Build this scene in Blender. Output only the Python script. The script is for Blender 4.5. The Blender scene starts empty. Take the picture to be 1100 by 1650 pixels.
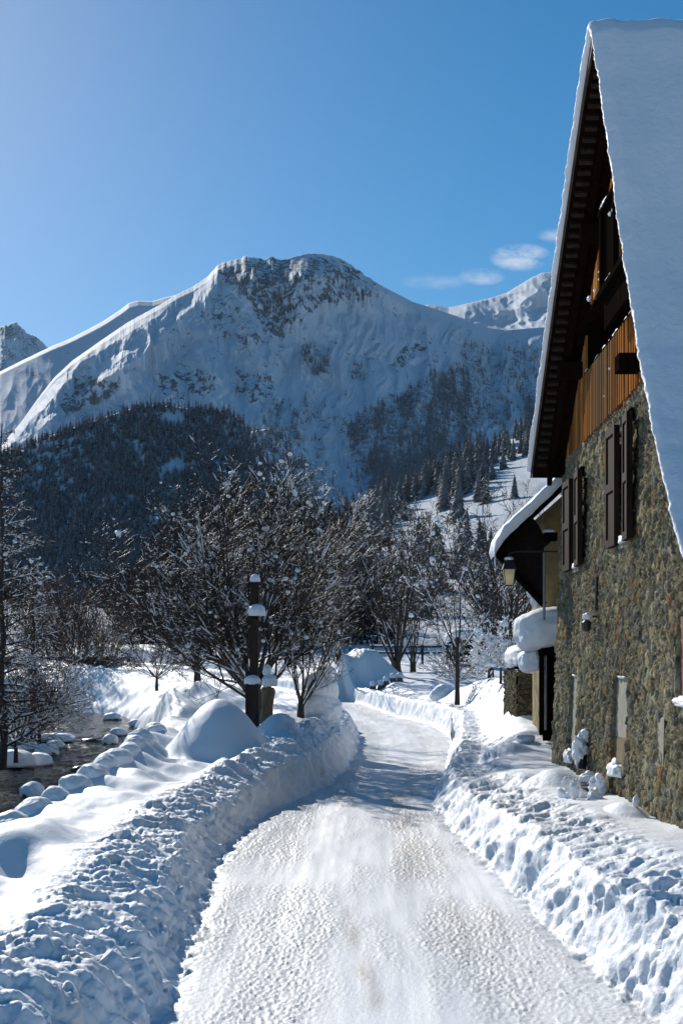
import bpy, math, random
import numpy as np
from mathutils import Vector, Matrix

sc = bpy.context.scene
COL = sc.collection
rnd = random.Random(7)
rng = np.random.default_rng(11)

# ------------------------------------------------------------------ camera, sky, sun, exposure
F = 2200.0            # focal length in photograph pixels (1100 x 1650)
EYE = 2.0             # eye height above the road
HY, VX = 1078.0, 585.0  # where the horizon and the road direction (+y) fall in the photograph
cam = bpy.data.cameras.new('camera')
camo = bpy.data.objects.new('camera', cam)
COL.objects.link(camo)
cam.sensor_fit = 'VERTICAL'
cam.sensor_height = 36.0
cam.lens = 36.0 * F / 1650.0
cam.shift_y = (HY - 825.0) / 1650.0
camo.location = (0, 0, EYE)
camo.rotation_euler = (math.radians(90), 0, math.atan((VX - 550.0) / F))
cam.clip_start = 0.1
cam.clip_end = 30000
sc.camera = camo

SUN_AZ, SUN_EL = math.radians(-23), math.radians(26.5)
world = bpy.data.worlds.new('World')
sc.world = world
world.use_nodes = True
wt = world.node_tree
wt.nodes.clear()
wout = wt.nodes.new('ShaderNodeOutputWorld')
wbg = wt.nodes.new('ShaderNodeBackground')
sky = wt.nodes.new('ShaderNodeTexSky')
sky.sky_type = 'NISHITA'
sky.sun_disc = False
sky.sun_elevation = SUN_EL
sky.sun_rotation = SUN_AZ
sky.altitude = 2300
sky.air_density = 1.0
sky.dust_density = 0.9
sky.ozone_density = 1.8
wbg.inputs['Strength'].default_value = 0.088
# two small wisps of cloud low over the right-hand peak, placed by direction in the sky
geo = wt.nodes.new('ShaderNodeTexCoord')
def wmath(op, a, b=None, c=None):
    n = wt.nodes.new('ShaderNodeMath'); n.operation = op
    for i, v in enumerate((a, b, c)):
        if v is None: continue
        if isinstance(v, (int, float)): n.inputs[i].default_value = v
        else: wt.links.new(v, n.inputs[i])
    return n.outputs[0]
sep = wt.nodes.new('ShaderNodeSeparateXYZ')
wt.links.new(geo.outputs['Generated'], sep.inputs[0])
ax = wmath('DIVIDE', sep.outputs[0], wmath('MAXIMUM', sep.outputs[1], 0.01))
az = wmath('DIVIDE', sep.outputs[2], wmath('MAXIMUM', sep.outputs[1], 0.01))
cmb = wt.nodes.new('ShaderNodeCombineXYZ')
wt.links.new(wmath('MULTIPLY', ax, 1.0), cmb.inputs[0]); wt.links.new(wmath('MULTIPLY', az, 1.9), cmb.inputs[1])
wn = wt.nodes.new('ShaderNodeTexNoise'); wn.inputs['Scale'].default_value = 34; wn.inputs['Detail'].default_value = 7
wn.inputs['Roughness'].default_value = 0.62
wt.links.new(cmb.outputs[0], wn.inputs['Vector'])
tot = None
for (cx, cy, rx, ry, s) in ((838, 416, 52, 24, 1.0), (892, 381, 30, 12, .45), (775, 447, 40, 15, .6), (700, 455, 60, 14, .25)):
    dx = wmath('DIVIDE', wmath('SUBTRACT', ax, (cx - VX) / F), rx / F)
    dz = wmath('DIVIDE', wmath('SUBTRACT', az, (HY - cy) / F), ry / F)
    r2 = wmath('ADD', wmath('MULTIPLY', dx, dx), wmath('MULTIPLY', dz, dz))
    m = wmath('MULTIPLY', wmath('MAXIMUM', wmath('SUBTRACT', 1.0, r2), 0.0), s)
    tot = m if tot is None else wmath('MAXIMUM', tot, m)
cl = wmath('MULTIPLY', tot, wmath('MAXIMUM', wmath('MULTIPLY', wmath('SUBTRACT', wn.outputs[0], 0.36), 4.0), 0.0))
cl = wmath('MINIMUM', cl, 0.62)
front = wmath('GREATER_THAN', sep.outputs[1], 0.05)
cl = wmath('MULTIPLY', cl, front)
wmix = wt.nodes.new('ShaderNodeMix'); wmix.data_type = 'RGBA'
hsv = wt.nodes.new('ShaderNodeHueSaturation'); hsv.inputs['Saturation'].default_value = 1.45; hsv.inputs['Value'].default_value = 0.95; hsv.inputs['Hue'].default_value = 0.491
wt.links.new(sky.outputs[0], hsv.inputs['Color'])
wt.links.new(cl, wmix.inputs[0]); wt.links.new(hsv.outputs[0], wmix.inputs[6])
wmix.inputs[7].default_value = (7.5, 7.8, 8.4, 1)
wt.links.new(wmix.outputs[2], wbg.inputs[0])
wt.links.new(wbg.outputs[0], wout.inputs[0])

SD = Vector((math.sin(SUN_AZ) * math.cos(SUN_EL), math.cos(SUN_AZ) * math.cos(SUN_EL), math.sin(SUN_EL)))
sun = bpy.data.lights.new('sun', 'SUN')
sun.energy = 4.7
sun.angle = math.radians(0.5)
sun.color = (1.0, 0.955, 0.88)
suno = bpy.data.objects.new('sun', sun)
suno.rotation_euler = (-SD).to_track_quat('-Z', 'Y').to_euler()
COL.objects.link(suno)
sc.view_settings.view_transform = 'Standard'
sc.view_settings.look = 'None'
sc.view_settings.exposure = 0.26
sc.view_settings.gamma = 1.0
sc.view_settings.use_curve_mapping = False

# ------------------------------------------------------------------ helpers
def P(px, py, d):
    """world point seen at photograph pixel (px,py) when it stands d metres ahead"""
    return Vector(((px - VX) * d / F, d, EYE + (HY - py) * d / F))

def smooth(a, b, x):
    t = np.clip((x - a) / (b - a), 0, 1)
    return t * t * (3 - 2 * t)

_GR = np.random.default_rng(3)
_G3 = _GR.normal(size=(256, 3)).astype(np.float32); _G3 /= np.linalg.norm(_G3, axis=1)[:, None]
_PT = _GR.permutation(4096).astype(np.int32)
_G3X, _G3Y, _G3Z = (np.ascontiguousarray(_G3[:, i]) for i in range(3))
_an = np.arange(256) * (2 * np.pi / 256); _G2X = np.cos(_an).astype(np.float32); _G2Y = np.sin(_an).astype(np.float32)
def _h3(i, j, k, seed):
    h = (i * 73856093) ^ (j * 19349663) ^ (k * 83492791) ^ (seed * 2654435)
    h = (h ^ (h >> 13)) * 1274126177
    return (h ^ (h >> 16))
def perlin(x, y, z=None, seed=0):
    if z is None:
        x, y = np.broadcast_arrays(np.asarray(x, np.float32), np.asarray(y, np.float32))
        fx = np.floor(x); fy = np.floor(y); xi = fx.astype(np.int32); yi = fy.astype(np.int32); xf = x - fx; yf = y - fy
        u = xf * xf * xf * (xf * (xf * 6 - 15) + 10); v = yf * yf * yf * (yf * (yf * 6 - 15) + 10)
        c = []
        for b in (0, 1):
            for a in (0, 1):
                h = (_PT[(_PT[(xi + a + seed * 17) & 4095] + yi + b + seed * 101) & 4095]) & 255
                c.append(_G2X[h] * (xf - a) + _G2Y[h] * (yf - b))
        r0 = c[0] + u * (c[1] - c[0]); r1 = c[2] + u * (c[3] - c[2])
        return (r0 + v * (r1 - r0)) * np.float32(1.5)
    x = np.asarray(x, np.float32); y = np.asarray(y, np.float32); z = np.asarray(z, np.float32)
    fx = np.floor(x); fy = np.floor(y); fz = np.floor(z)
    xi = fx.astype(np.int32); yi = fy.astype(np.int32); zi = fz.astype(np.int32)
    xf = x - fx; yf = y - fy; zf = z - fz
    u = xf**3 * (xf * (xf * 6 - 15) + 10); v = yf**3 * (yf * (yf * 6 - 15) + 10); w = zf**3 * (zf * (zf * 6 - 15) + 10)
    out = 0
    for a in (0, 1):
        pa = _PT[(xi + a + seed * 17) & 4095]
        for b in (0, 1):
            pb = _PT[(pa + yi + b) & 4095]
            for c in (0, 1):
                h = _PT[(pb + zi + c + seed * 101) & 4095] & 255
                dt = _G3X[h] * (xf - a) + _G3Y[h] * (yf - b) + _G3Z[h] * (zf - c)
                out = out + dt * (u if a else 1 - u) * (v if b else 1 - v) * (w if c else 1 - w)
    return out * np.float32(1.5)
def fbm(x, y, z=None, oct=4, seed=0, gain=.5, lac=2.03):
    s = 0; a = 1.0; f = 1.0
    for i in range(oct):
        s = s + a * perlin(x * f, y * f, None if z is None else z * f, seed + i * 7)
        a *= gain; f *= lac
    return s
def ridged(x, y, oct=5, seed=0, gain=.5):
    s = 0; a = 1.0; f = 1.0
    for i in range(oct):
        s = s + a * (1 - 2 * np.abs(perlin(x * f, y * f, None, seed + i * 5)))
        a *= gain; f *= 2.07
    return s
def _r01(h): return (h & 0xffff) / 65535.0
def worley(x, y, seed=0, jit=.9):
    """2D cells: returns F1, F2, cell id (0..1)"""
    xi = np.floor(x).astype(np.int64); yi = np.floor(y).astype(np.int64)
    f1 = np.full(x.shape, 9.0); f2 = np.full(x.shape, 9.0); cid = np.zeros(x.shape)
    for a in (-1, 0, 1):
        for b in (-1, 0, 1):
            h = _h3(xi + a, yi + b, 0, seed); h2 = _h3(xi + a, yi + b, 7, seed + 9)
            cx = xi + a + .5 + (_r01(h) - .5) * jit; cy = yi + b + .5 + (_r01(h2) - .5) * jit
            dd = np.hypot(x - cx, y - cy)
            new = dd < f1
            f2 = np.where(new, f1, np.minimum(f2, dd)); cid = np.where(new, _r01(h >> 4), cid); f1 = np.where(new, dd, f1)
    return f1, f2, cid

def mesh_np(name, verts, faces, mat=None, parent=None, smooth_shade=True, attrs=None, loc=None, mats=None, fmat=None):
    """verts (N,3), faces (M,k) with fixed k, or a list of such arrays"""
    me = bpy.data.meshes.new(name)
    verts = np.asarray(verts, np.float32)
    fl = faces if isinstance(faces, list) and not isinstance(faces[0], tuple) else [faces]
    fl = [np.asarray(f, np.int32) for f in fl if len(f)]
    tot = sum(len(f) for f in fl); loops = sum(f.size for f in fl)
    me.vertices.add(len(verts)); me.vertices.foreach_set('co', verts.ravel())
    me.loops.add(loops); me.polygons.add(tot)
    me.loops.foreach_set('vertex_index', np.concatenate([f.ravel() for f in fl]))
    ls = []; p = 0
    for f in fl:
        ls.append(p + np.arange(len(f)) * f.shape[1]); p += f.size
    me.polygons.foreach_set('loop_start', np.concatenate(ls).astype(np.int32))
    me.update(calc_edges=True)
    me.polygons.foreach_set('use_smooth', np.full(tot, smooth_shade))
    if attrs:
        for k, v in attrs.items():
            v = np.asarray(v, np.float32)
            if v.ndim == 1:
                a = me.attributes.new(k, 'FLOAT', 'POINT'); a.data.foreach_set('value', v)
            else:
                a = me.attributes.new(k, 'FLOAT_COLOR', 'POINT')
                a.data.foreach_set('color', np.concatenate([v, np.ones((len(v), 1), np.float32)], 1).ravel())
    if mats:
        for m in mats: me.materials.append(m)
        if fmat is not None: me.polygons.foreach_set('material_index', np.asarray(fmat, np.int32))
    elif mat: me.materials.append(mat)
    o = bpy.data.objects.new(name, me); COL.objects.link(o)
    if parent is not None: o.parent = parent
    if loc is not None: o.location = loc
    return o

def empty(name, loc, label, cat, group=None, rz=0):
    o = bpy.data.objects.new(name, None); COL.objects.link(o)
    o.location = loc; o.rotation_euler = (0, 0, rz); o.empty_display_size = .2
    return tag(o, label, cat, group)
def tag(o, label, cat, group=None):
    o['label'] = label; o['category'] = cat
    if group: o['group'] = group
    return o
def struct(o): o['kind'] = 'structure'; return o

class MB:
    """collects simple shapes and links them as one mesh"""
    def __init__(s): s.v = []; s.f4 = []; s.f3 = []; s.n = 0
    def add(s, v, f):
        v = np.asarray(v, float)
        for q in f:
            (s.f4 if len(q) == 4 else s.f3).append([i + s.n for i in q])
        s.v.append(v); s.n += len(v)
    def box(s, c, size, rot=None, jit=0.0):
        hx, hy, hz = [a / 2 for a in size]
        v = np.array([[x, y, z] for x in (-hx, hx) for y in (-hy, hy) for z in (-hz, hz)], float)
        if jit: v += rng.normal(scale=jit, size=v.shape)
        if rot is not None: v = v @ np.array(rot.to_matrix()).T
        v += np.array(c)
        s.add(v, [(0, 1, 3, 2), (4, 6, 7, 5), (0, 4, 5, 1), (2, 3, 7, 6), (0, 2, 6, 4), (1, 5, 7, 3)])
    def hexa(s, v):   # eight corners: bottom ring 0-3, top ring 4-7
        s.add(v, [(3, 2, 1, 0), (4, 5, 6, 7), (0, 1, 5, 4), (1, 2, 6, 5), (2, 3, 7, 6), (3, 0, 4, 7)])
    def tube(s, pts, rad, n=8, cap=True):
        pts = [Vector(p) for p in pts]
        if not hasattr(rad, '__len__'): rad = [rad] * len(pts)
        rings = []
        for i, p in enumerate(pts):
            t = (pts[min(i + 1, len(pts) - 1)] - pts[max(i - 1, 0)]).normalized()
            a = t.cross(Vector((0, 0, 1)) if abs(t.z) < .9 else Vector((1, 0, 0))).normalized(); b = t.cross(a)
            for k in range(n):
                th = 2 * math.pi * k / n
                rings.append(p + (a * math.cos(th) + b * math.sin(th)) * rad[i])
        f = []
        for i in range(len(pts) - 1):
            for k in range(n):
                k2 = (k + 1) % n
                f.append((i * n + k, (i + 1) * n + k, (i + 1) * n + k2, i * n + k2))
        if cap:
            rings.append(pts[0]); rings.append(pts[-1]); c0 = len(pts) * n; c1 = c0 + 1; L = (len(pts) - 1) * n
            for k in range(n):
                k2 = (k + 1) % n
                f.append((c0, k, k2)); f.append((c1, L + k2, L + k))
        s.add([tuple(r) for r in rings], f)
    def prism(s, poly, thick, axis=0):
        """poly: list of 3D points, extruded by vector thick"""
        n = len(poly); v = [tuple(Vector(p)) for p in poly] + [tuple(Vector(p) + Vector(thick)) for p in poly]
        c = sum((Vector(p) for p in poly), Vector()) / n
        v += [tuple(c), tuple(c + Vector(thick))]
        f = []
        for i in range(n):
            j = (i + 1) % n
            f.append((i, j, n + j, n + i)); f.append((2 * n, j, i)); f.append((2 * n + 1, n + i, n + j))
        s.add(v, f)
    def build(s, name, mat, parent=None, smooth_shade=False, loc=None):
        v = np.concatenate(s.v)
        if loc is not None: v = v - np.array(loc)[None]
        fl = []
        if s.f4: fl.append(np.array(s.f4))
        if s.f3: fl.append(np.array(s.f3))
        return mesh_np(name, v, fl, mat, parent, smooth_shade, loc=loc)

# icosphere arrays for lumps of snow and stones
def ico(sub):
    t = (1 + 5 ** .5) / 2
    v = [(-1, t, 0), (1, t, 0), (-1, -t, 0), (1, -t, 0), (0, -1, t), (0, 1, t), (0, -1, -t), (0, 1, -t), (t, 0, -1), (t, 0, 1), (-t, 0, -1), (-t, 0, 1)]
    f = [(0, 11, 5), (0, 5, 1), (0, 1, 7), (0, 7, 10), (0, 10, 11), (1, 5, 9), (5, 11, 4), (11, 10, 2), (10, 7, 6), (7, 1, 8),
         (3, 9, 4), (3, 4, 2), (3, 2, 6), (3, 6, 8), (3, 8, 9), (4, 9, 5), (2, 4, 11), (6, 2, 10), (8, 6, 7), (9, 8, 1)]
    v = [np.array(a) / np.linalg.norm(a) for a in v]
    for _ in range(sub):
        cache = {}; nf = []
        def mid(a, b):
            k = (min(a, b), max(a, b))
            if k not in cache:
                m = v[a] + v[b]; v.append(m / np.linalg.norm(m)); cache[k] = len(v) - 1
            return cache[k]
        for a, b, c in f:
            ab, bc, ca = mid(a, b), mid(b, c), mid(c, a)
            nf += [(a, ab, ca), (b, bc, ab), (c, ca, bc), (ab, bc, ca)]
        f = nf
    return np.array(v), np.array(f)
ICO = {k: ico(k) for k in (0, 1, 2, 3, 4)}
def blob(name, c, size, mat, parent=None, sub=3, amp=.12, freq=1.6, seed=0, flat=None, loc_origin=True, rz=0):
    """an uneven rounded lump; flat = cut level (fraction of height) below which it goes straight down"""
    v, f = ICO[sub]; v = v.copy()
    n = fbm(v[:, 0] * freq + seed * 3.1, v[:, 1] * freq + 5, v[:, 2] * freq + seed, oct=3, seed=seed)
    v = v * (1 + amp * n)[:, None]
    if flat is not None: v[:, 2] = np.where(v[:, 2] < flat, flat, v[:, 2])
    v = v * np.array(size)
    if rz:
        cs, sn = math.cos(rz), math.sin(rz); v = np.stack([v[:, 0] * cs - v[:, 1] * sn, v[:, 0] * sn + v[:, 1] * cs, v[:, 2]], 1)
    if parent is None: return mesh_np(name, v, f, mat, loc=c)
    return mesh_np(name, v + np.array(c), f, mat, parent)

# ------------------------------------------------------------------ materials
class NT:
    def __init__(s, name):
        s.m = bpy.data.materials.new(name); s.m.use_nodes = True; s.t = s.m.node_tree; s.t.nodes.clear()
        s.out = s.t.nodes.new('ShaderNodeOutputMaterial'); s.b = s.t.nodes.new('ShaderNodeBsdfPrincipled')
        s.t.links.new(s.b.outputs[0], s.out.inputs[0])
    def n(s, ty, **kw):
        x = s.t.nodes.new(ty)
        for k, v in kw.items():
            if k.startswith('_'): x.inputs[k[1:].replace('_', ' ')].default_value = v
            else: setattr(x, k, v)
        return x
    def l(s, a, b): s.t.links.new(a, b)
    def coord(s, scale=(1, 1, 1), kind='Object'):
        tc = s.n('ShaderNodeTexCoord'); mp = s.n('ShaderNodeMapping'); mp.inputs['Scale'].default_value = scale
        s.l(tc.outputs[kind], mp.inputs[0]); return mp.outputs[0]
    def noise(s, co, scale, detail=4, rough=.5):
        x = s.n('ShaderNodeTexNoise', _Scale=scale, _Detail=detail, _Roughness=rough); s.l(co, x.inputs['Vector']); return x.outputs[0]
    def ramp(s, v, stops):
        r = s.n('ShaderNodeValToRGB'); e = r.color_ramp.elements
        while len(e) < len(stops): e.new(.5)
        for el, (p, c) in zip(e, stops):
            el.position = p; el.color = (c if hasattr(c, '__len__') else (c, c, c)) + (1,) if hasattr(c, '__len__') and len(c) == 3 else (c, c, c, 1) if not hasattr(c, '__len__') else c
        s.l(v, r.inputs[0]); return r.outputs[0]
    def mix(s, f, a, b, mode='MIX'):
        x = s.n('ShaderNodeMix', data_type='RGBA', blend_type=mode)
        for v, i in ((f, 0), (a, 6), (b, 7)):
            if isinstance(v, (int, float)): x.inputs[i].default_value = v
            elif isinstance(v, tuple): x.inputs[i].default_value = v + (1,) if len(v) == 3 else v
            else: s.l(v, x.inputs[i])
        return x.outputs[2]
    def math(s, op, a, b=None, clamp=False):
        x = s.n('ShaderNodeMath', operation=op, use_clamp=clamp)
        for v, i in ((a, 0), (b, 1)):
            if v is None: continue
            if isinstance(v, (int, float)): x.inputs[i].default_value = v
            else: s.l(v, x.inputs[i])
        return x.outputs[0]
    def attr(s, name, out='Fac'):
        a = s.n('ShaderNodeAttribute', attribute_name=name); return a.outputs[out]
    def bump(s, h, strength=.5, dist=.02):
        b = s.n('ShaderNodeBump', _Strength=strength, _Distance=dist); s.l(h, b.inputs['Height']); s.l(b.outputs[0], s.b.inputs['Normal'])
    def base(s, c):
        if isinstance(c, tuple): s.b.inputs['Base Color'].default_value = c + (1,)
        else: s.l(c, s.b.inputs['Base Color'])
    def set(s, **kw):
        for k, v in kw.items(): s.b.inputs[k.replace('_', ' ')].default_value = v
        return s

def m_snow(name, bump=.5, scale=60, dist=.008, col=(.82, .84, .87), big=0.0):
    t = NT(name); t.base(col); t.set(Roughness=.62, Specular_IOR_Level=.25)
    co = t.coord(); h = t.noise(co, scale, 5, .6)
    if big:
        h = t.math('ADD', h, t.math('MULTIPLY', t.noise(co, scale * .12, 3), big))
    t.bump(h, bump, dist); return t.m
SNOW = m_snow('snow', .35, 45, .01)
SNOW_ROUGH = m_snow('ploughed snow', .8, 28, .03, big=1.2)
SNOW_ROOF = m_snow('roof snow', .5, 9, .03, big=1.0)
SNOW_TREE = m_snow('branch snow', .3, 30, .02, col=(.85, .87, .9))

def m_plain(name, col, rough=.6, bump=0, scale=20, var=.25, spec=.3, aniso=(1, 1, 1)):
    t = NT(name); co = t.coord(aniso); n = t.noise(co, scale, 5, .6)
    c2 = tuple(min(1, c * (1 + var)) for c in col); c1 = tuple(c * (1 - var) for c in col)
    t.base(t.ramp(n, [(.3, c1), (.7, c2)])); t.set(Roughness=rough, Specular_IOR_Level=spec)
    if bump: t.bump(n, bump, .01)
    return t.m

# ------------------------------------------------------------------ near ground: one height function
def I(v, xs, ys): return np.interp(v, xs, ys)
RY = [0, 7.7, 9.5, 11.8, 14.8, 18.6, 21.3, 23, 27, 32, 39, 48, 58, 66, 75, 90, 140]
RL = [-1.15, -1.12, -1.2, -1.34, -1.45, -1.3, -.85, -.6, -.3, -.14, -.1, -.4, -1.7, -3.4, -7, -14, -40]
RR = [1.7, 1.62, 1.48, 1.36, 1.2, 1.02, 1.05, 1.28, 1.65, 2.0, 2.5, 2.4, 1.2, -.1, -3, -9, -33]
def road_edges(y):
    w = .05 * perlin(y * 1.1, y * 0 + 3.3, seed=2) + .03 * perlin(y * 3.7, y * 0 + 1.3, seed=4)
    return I(y, RY, RL) + w, I(y, RY, RR) + .07 * perlin(y * 1.3, y * 0 + 9.3, seed=5)
def river_edges(y):
    w = .25 * perlin(y * .45, y * 0 + 2.2, seed=8) * smooth(26, 34, y)
    xre = I(y, [0, 12, 25, 32, 40, 55, 70, 80, 90, 100, 110, 125], [-4.1, -4.15, -4.5, -5.2, -7, -9.3, -11.8, -14.6, -19.5, -27, -48, -95]) + w
    xle = I(y, [0, 12, 30, 38, 50, 63, 75, 85, 95, 105, 125], [-8.5, -8.8, -9.4, -9.7, -11.8, -15.2, -19.6, -25, -36, -60, -130]) + .5 * perlin(y * .5, y * 0 + 7.7, seed=9)
    return xre, xle
WATER = -0.8
def bell(x, y, cx, cy, rx, ry, rot=0.0):
    c, s = math.cos(rot), math.sin(rot)
    u = ((x - cx) * c + (y - cy) * s) / rx; v = (-(x - cx) * s + (y - cy) * c) / ry
    r = np.clip(np.hypot(u, v), 0, 1)
    return .5 + .5 * np.cos(np.pi * r)
HUMPS = [  # px, py of the top, distance, rx, ry, top height kept from py
    (893, 1238, 17.4, .50, .8), (848, 1245, 18.0, .4, .7), (1003, 1291, 13.8, .42, .8), (1085, 1338, 12.2, .6, .8),
    (950, 1330, 13.6, .5, .9), (820, 1195, 22.2, .6, .6), (865, 1188, 23.4, .4, .5), (828, 1200, 22.4, .5, .45), (700, 1150, 34, .6, 1.0),
]
def ground(x, y, fine=True):
    xl, xr = road_edges(y); xre, xle = river_edges(y)
    sl = xl - x; sr = x - xr
    far = I(y, [0, 58, 80, 100, 125, 140], [0, 0, 1.0, 2.2, 3.2, 3.8])
    n1 = perlin(x * .9, y * .6, seed=21); n2 = perlin(x * .35 + 4, y * .3, seed=22)
    # left bank
    Hl = I(y, [0, 12, 16, 18, 21, 24, 28, 36, 45, 60, 90], [.58, .55, .55, .64, .80, .90, .95, .92, .9, .85, .8]) + .07 * n1
    PLt = I(y, [0, 12, 15, 20, 22, 25, 32, 45, 70, 90], [.46, .48, .5, .48, .55, .8, .95, .75, .55, .6]) + far * .8
    PLt = PLt - I(y, [0, 34, 45, 60, 90], [0, 0, .35, .6, .7]) * smooth(2.0, 4.5, sl)
    pil = .16 * perlin(x * 1.1 + y * .55, y * .55 - x * .4, seed=31) + .05 * perlin(x * 2.0, y * 1.3, seed=32)
    zl_b = Hl * (.66 * smooth(-.02, .34, sl) + .34 * smooth(.22, .85, sl))
    k = smooth(.65, 1.35, sl)
    zl = zl_b * (1 - k) + (PLt + pil * smooth(.8, 1.4, sl) * (1 + .8 * smooth(14, 10, y)) + .05 * n2) * k
    # parapet beside the river with its row of snow pillows
    pt = I(y, [0, 13, 14.5, 15.5, 16.6, 18.5, 20.4, 21.4, 25, 30, 34], [.42, .48, .5, .55, .6, .7, .78, .9, .95, .6, .4])
    px0 = -3.5 - .35 * smooth(20, 25, y)
    wv = .5 + .5 * np.cos(2 * np.pi * (y - 14.5 + .55 * np.clip(x - px0, -1, 2)))
    ridge = np.exp(-((x - px0) / .33) ** 2) * smooth(30, 25, y)
    tail = np.exp(-(np.clip(x - px0, 0, 9) / .75) ** 2) * (x > px0) * smooth(27, 22, y)
    zp = pt - .10 + .10 * wv
    zl = np.where(sl > .9, np.maximum(zl, zl * (1 - ridge) + zp * ridge), zl) + .17 * wv * tail * smooth(1.0, 1.8, sl) * (1 - ridge)
    # big smooth mound in front of the tree
    m = bell(x, y, -2.38 + .1 * n2, 22.9, 1.25, 2.0, rot=.12) ** .85
    zl = np.where(m > 0, np.maximum(zl, zl * (1 - smooth(0, .35, m)) + (.42 + 1.08 * m) * smooth(0, .35, m)), zl)
    m2 = bell(x, y, -1.55, 25.4, 1.1, 2.2); zl = np.where(m2 > 0, np.maximum(zl, zl * (1 - smooth(0, .4, m2)) + (.3 + .88 * m2) * smooth(0, .4, m2)), zl)
    zl = zl + .75 * bell(x, y, -4.2, 36, 2.6, 6) + .55 * bell(x, y, -6.4, 47, 2.5, 8) + .25 * bell(x, y, -9, 66, 3, 10) + .12 * perlin(x * .6, y * .35, seed=45) * smooth(34, 45, y)
    # river trough
    wdt = I(y, [0, 25, 32, 60, 75, 90, 105], [.62, .62, .9, 1.3, 2.6, 5.0, 9.0])
    lobe = (.22 * np.abs(perlin(x * .6, y * .5, seed=41)) + .12 * np.abs(perlin(x * 1.5, y * 1.2, seed=42))) * smooth(27, 35, y)
    e = np.clip((x - xre - lobe) / wdt, 0, 1)
    lf = np.where(y < 27, smooth(0, 1, e), 1 - (1 - e) ** 2.6)
    bed = WATER - .45
    zl = bed + (zl - bed) * lf
    e2 = xle - x
    zll = -.25 + .14 * np.clip(e2, 0, 14) + .22 * perlin(x * .7, y * .5, seed=43) + far * .5
    lf2 = 1 - (1 - np.clip((e2 - .3 * np.abs(perlin(x * 1.3, y * .9, seed=44))) / 1.0, 0, 1)) ** 2.2
    zl = np.where(x < (xre + xle) / 2, bed + (zll - bed) * lf2, zl)
    # right bank
    Hr = I(y, [0, 12, 17, 22, 27, 35, 60], [.54, .50, .42, .46, .60, .76, .8]) + .06 * n1
    zr_b = Hr * smooth(-.02, .34, sr) ** .85 + .12 * smooth(.45, 1.25, sr) * smooth(24, 20, y)
    PR = I(y, [0, 12, 21, 24, 30, 45, 60, 75], [.56, .57, .58, .92, 1.15, 1.05, 1.0, 1.0]) + .7 * smooth(23.5, 30, y) * smooth(1.8, 4.2, x) * smooth(60, 40, y) + .06 * n2 + .05 * n1 + far
    PR = PR + .06 * perlin(x * .8 + y * .3, y * .8, seed=33) * smooth(20, 26, y)
    k = smooth(.6, 1.5, sr)
    zr = zr_b * (1 - k) + PR * k
    for (px, py, d, rx, ry) in HUMPS:
        cx = (px - VX) * d / F; top = EYE + (HY - py) * d / F
        b = bell(x, y, cx, d, rx, ry) ** .8
        kk = smooth(0, .3, b); base = PR
        zr = np.where((b > 0), np.maximum(zr, zr * (1 - kk) + (top - .2 + .2 * b) * kk), zr)
    # road
    u = np.clip((x - xl) / (xr - xl), 0, 1)
    zroad = .035 * (np.abs(u - .5) * 2) ** 2 + far * .8 - .02 * np.exp(-((u - .22) / .1) ** 2) - .02 * np.exp(-((u - .74) / .1) ** 2)
    z = np.where(sl > 0, zl, np.where(sr > 0, zr, 0.0)) + np.where((sl > 0) | (sr > 0), zroad * smooth(1.2, 0, np.maximum(sl, sr)), zroad)
    # ploughed heap across the view where the road bends away, in shade
    hp = bell(x, y, -.6, 70.5, 2.9, 2.6, rot=-.1) ** .6
    z = z + 1.75 * hp * (1 + .2 * perlin(x * .8, y * .8, seed=51))
    return z, sl, sr, u, xre, xle

NC, NR = 1500, 1250
uu = np.linspace(-1, 1, NC); ss = .52 * (.6 * uu + .4 * uu ** 3)
yy = np.exp(np.linspace(math.log(3.0), math.log(128), NR))
Y, S = np.meshgrid(yy, ss, indexing='ij'); X = S * (Y + 7)
Z, SL, SR, U, XRE, XLE = ground(X, Y)
HP = bell(X, Y, -.6, 70.5, 2.9, 2.6, rot=-.1)
# ploughed lumps, pushed out along the surface normal
gy, gx = np.gradient(Z)
dX = np.gradient(X, axis=1); dY = np.gradient(Y, axis=0); dXy = np.gradient(X, axis=0)
zx = gx / dX; zy = (gy - zx * dXy) / dY
nl = np.sqrt(zx ** 2 + zy ** 2 + 1); NX, NY, NZ = -zx / nl, -zy / nl, 1 / nl
face_l = smooth(-.12, .08, SL) * smooth(1.15, .72, SL); face_r = smooth(-.15, .08, SR) * smooth(1.25 + .25 * perlin(X * 1.1, Y * 1.1, seed=68), .7, SR)
rough = np.maximum(face_l, face_r); rough = np.maximum(rough, smooth(.1, .4, HP)) * smooth(110, 80, Y)
msk = rough > .003
xm, ym, zm = X[msk], Y[msk], Z[msk]
d1 = fbm(xm * 2.2, ym * 2.2, zm * 2.2, oct=2, seed=61)
wx = .12 * fbm(xm * 4, ym * 4, zm * 4, oct=3, seed=62)
side = np.where(SL[msk] > 0, SL[msk], -SR[msk]); r_ = side + np.sign(side) * zm * 1.1
f1, f2, cid = worley(ym * 4.3 + wx * 8 + r_ * 1.6, r_ * 2.3 + wx * 7, seed=5)
g1, g2, gid = worley(ym * 13 + wx * 16 + r_ * 3, r_ * 9 + wx * 15, seed=6)
sc_ = np.abs(perlin(ym * 3.1 + r_ * 1.9, r_ * .7, seed=66))            # scalloped blade marks
lum = .06 * d1 + .070 * np.sqrt(np.clip(.46 - f1 * f1, 0, 1)) * (.1 + cid * 1.2) * (.45 + .9 * smooth(-.35, .35, perlin(ym * 1.4, r_ * 1.4, seed=67))) + .022 * np.sqrt(np.clip(.30 - g1 * g1, 0, 1)) * smooth(.35, .7, gid) - .04 - .055 * np.clip(.28 - sc_, 0, 1) * 2.2
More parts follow.
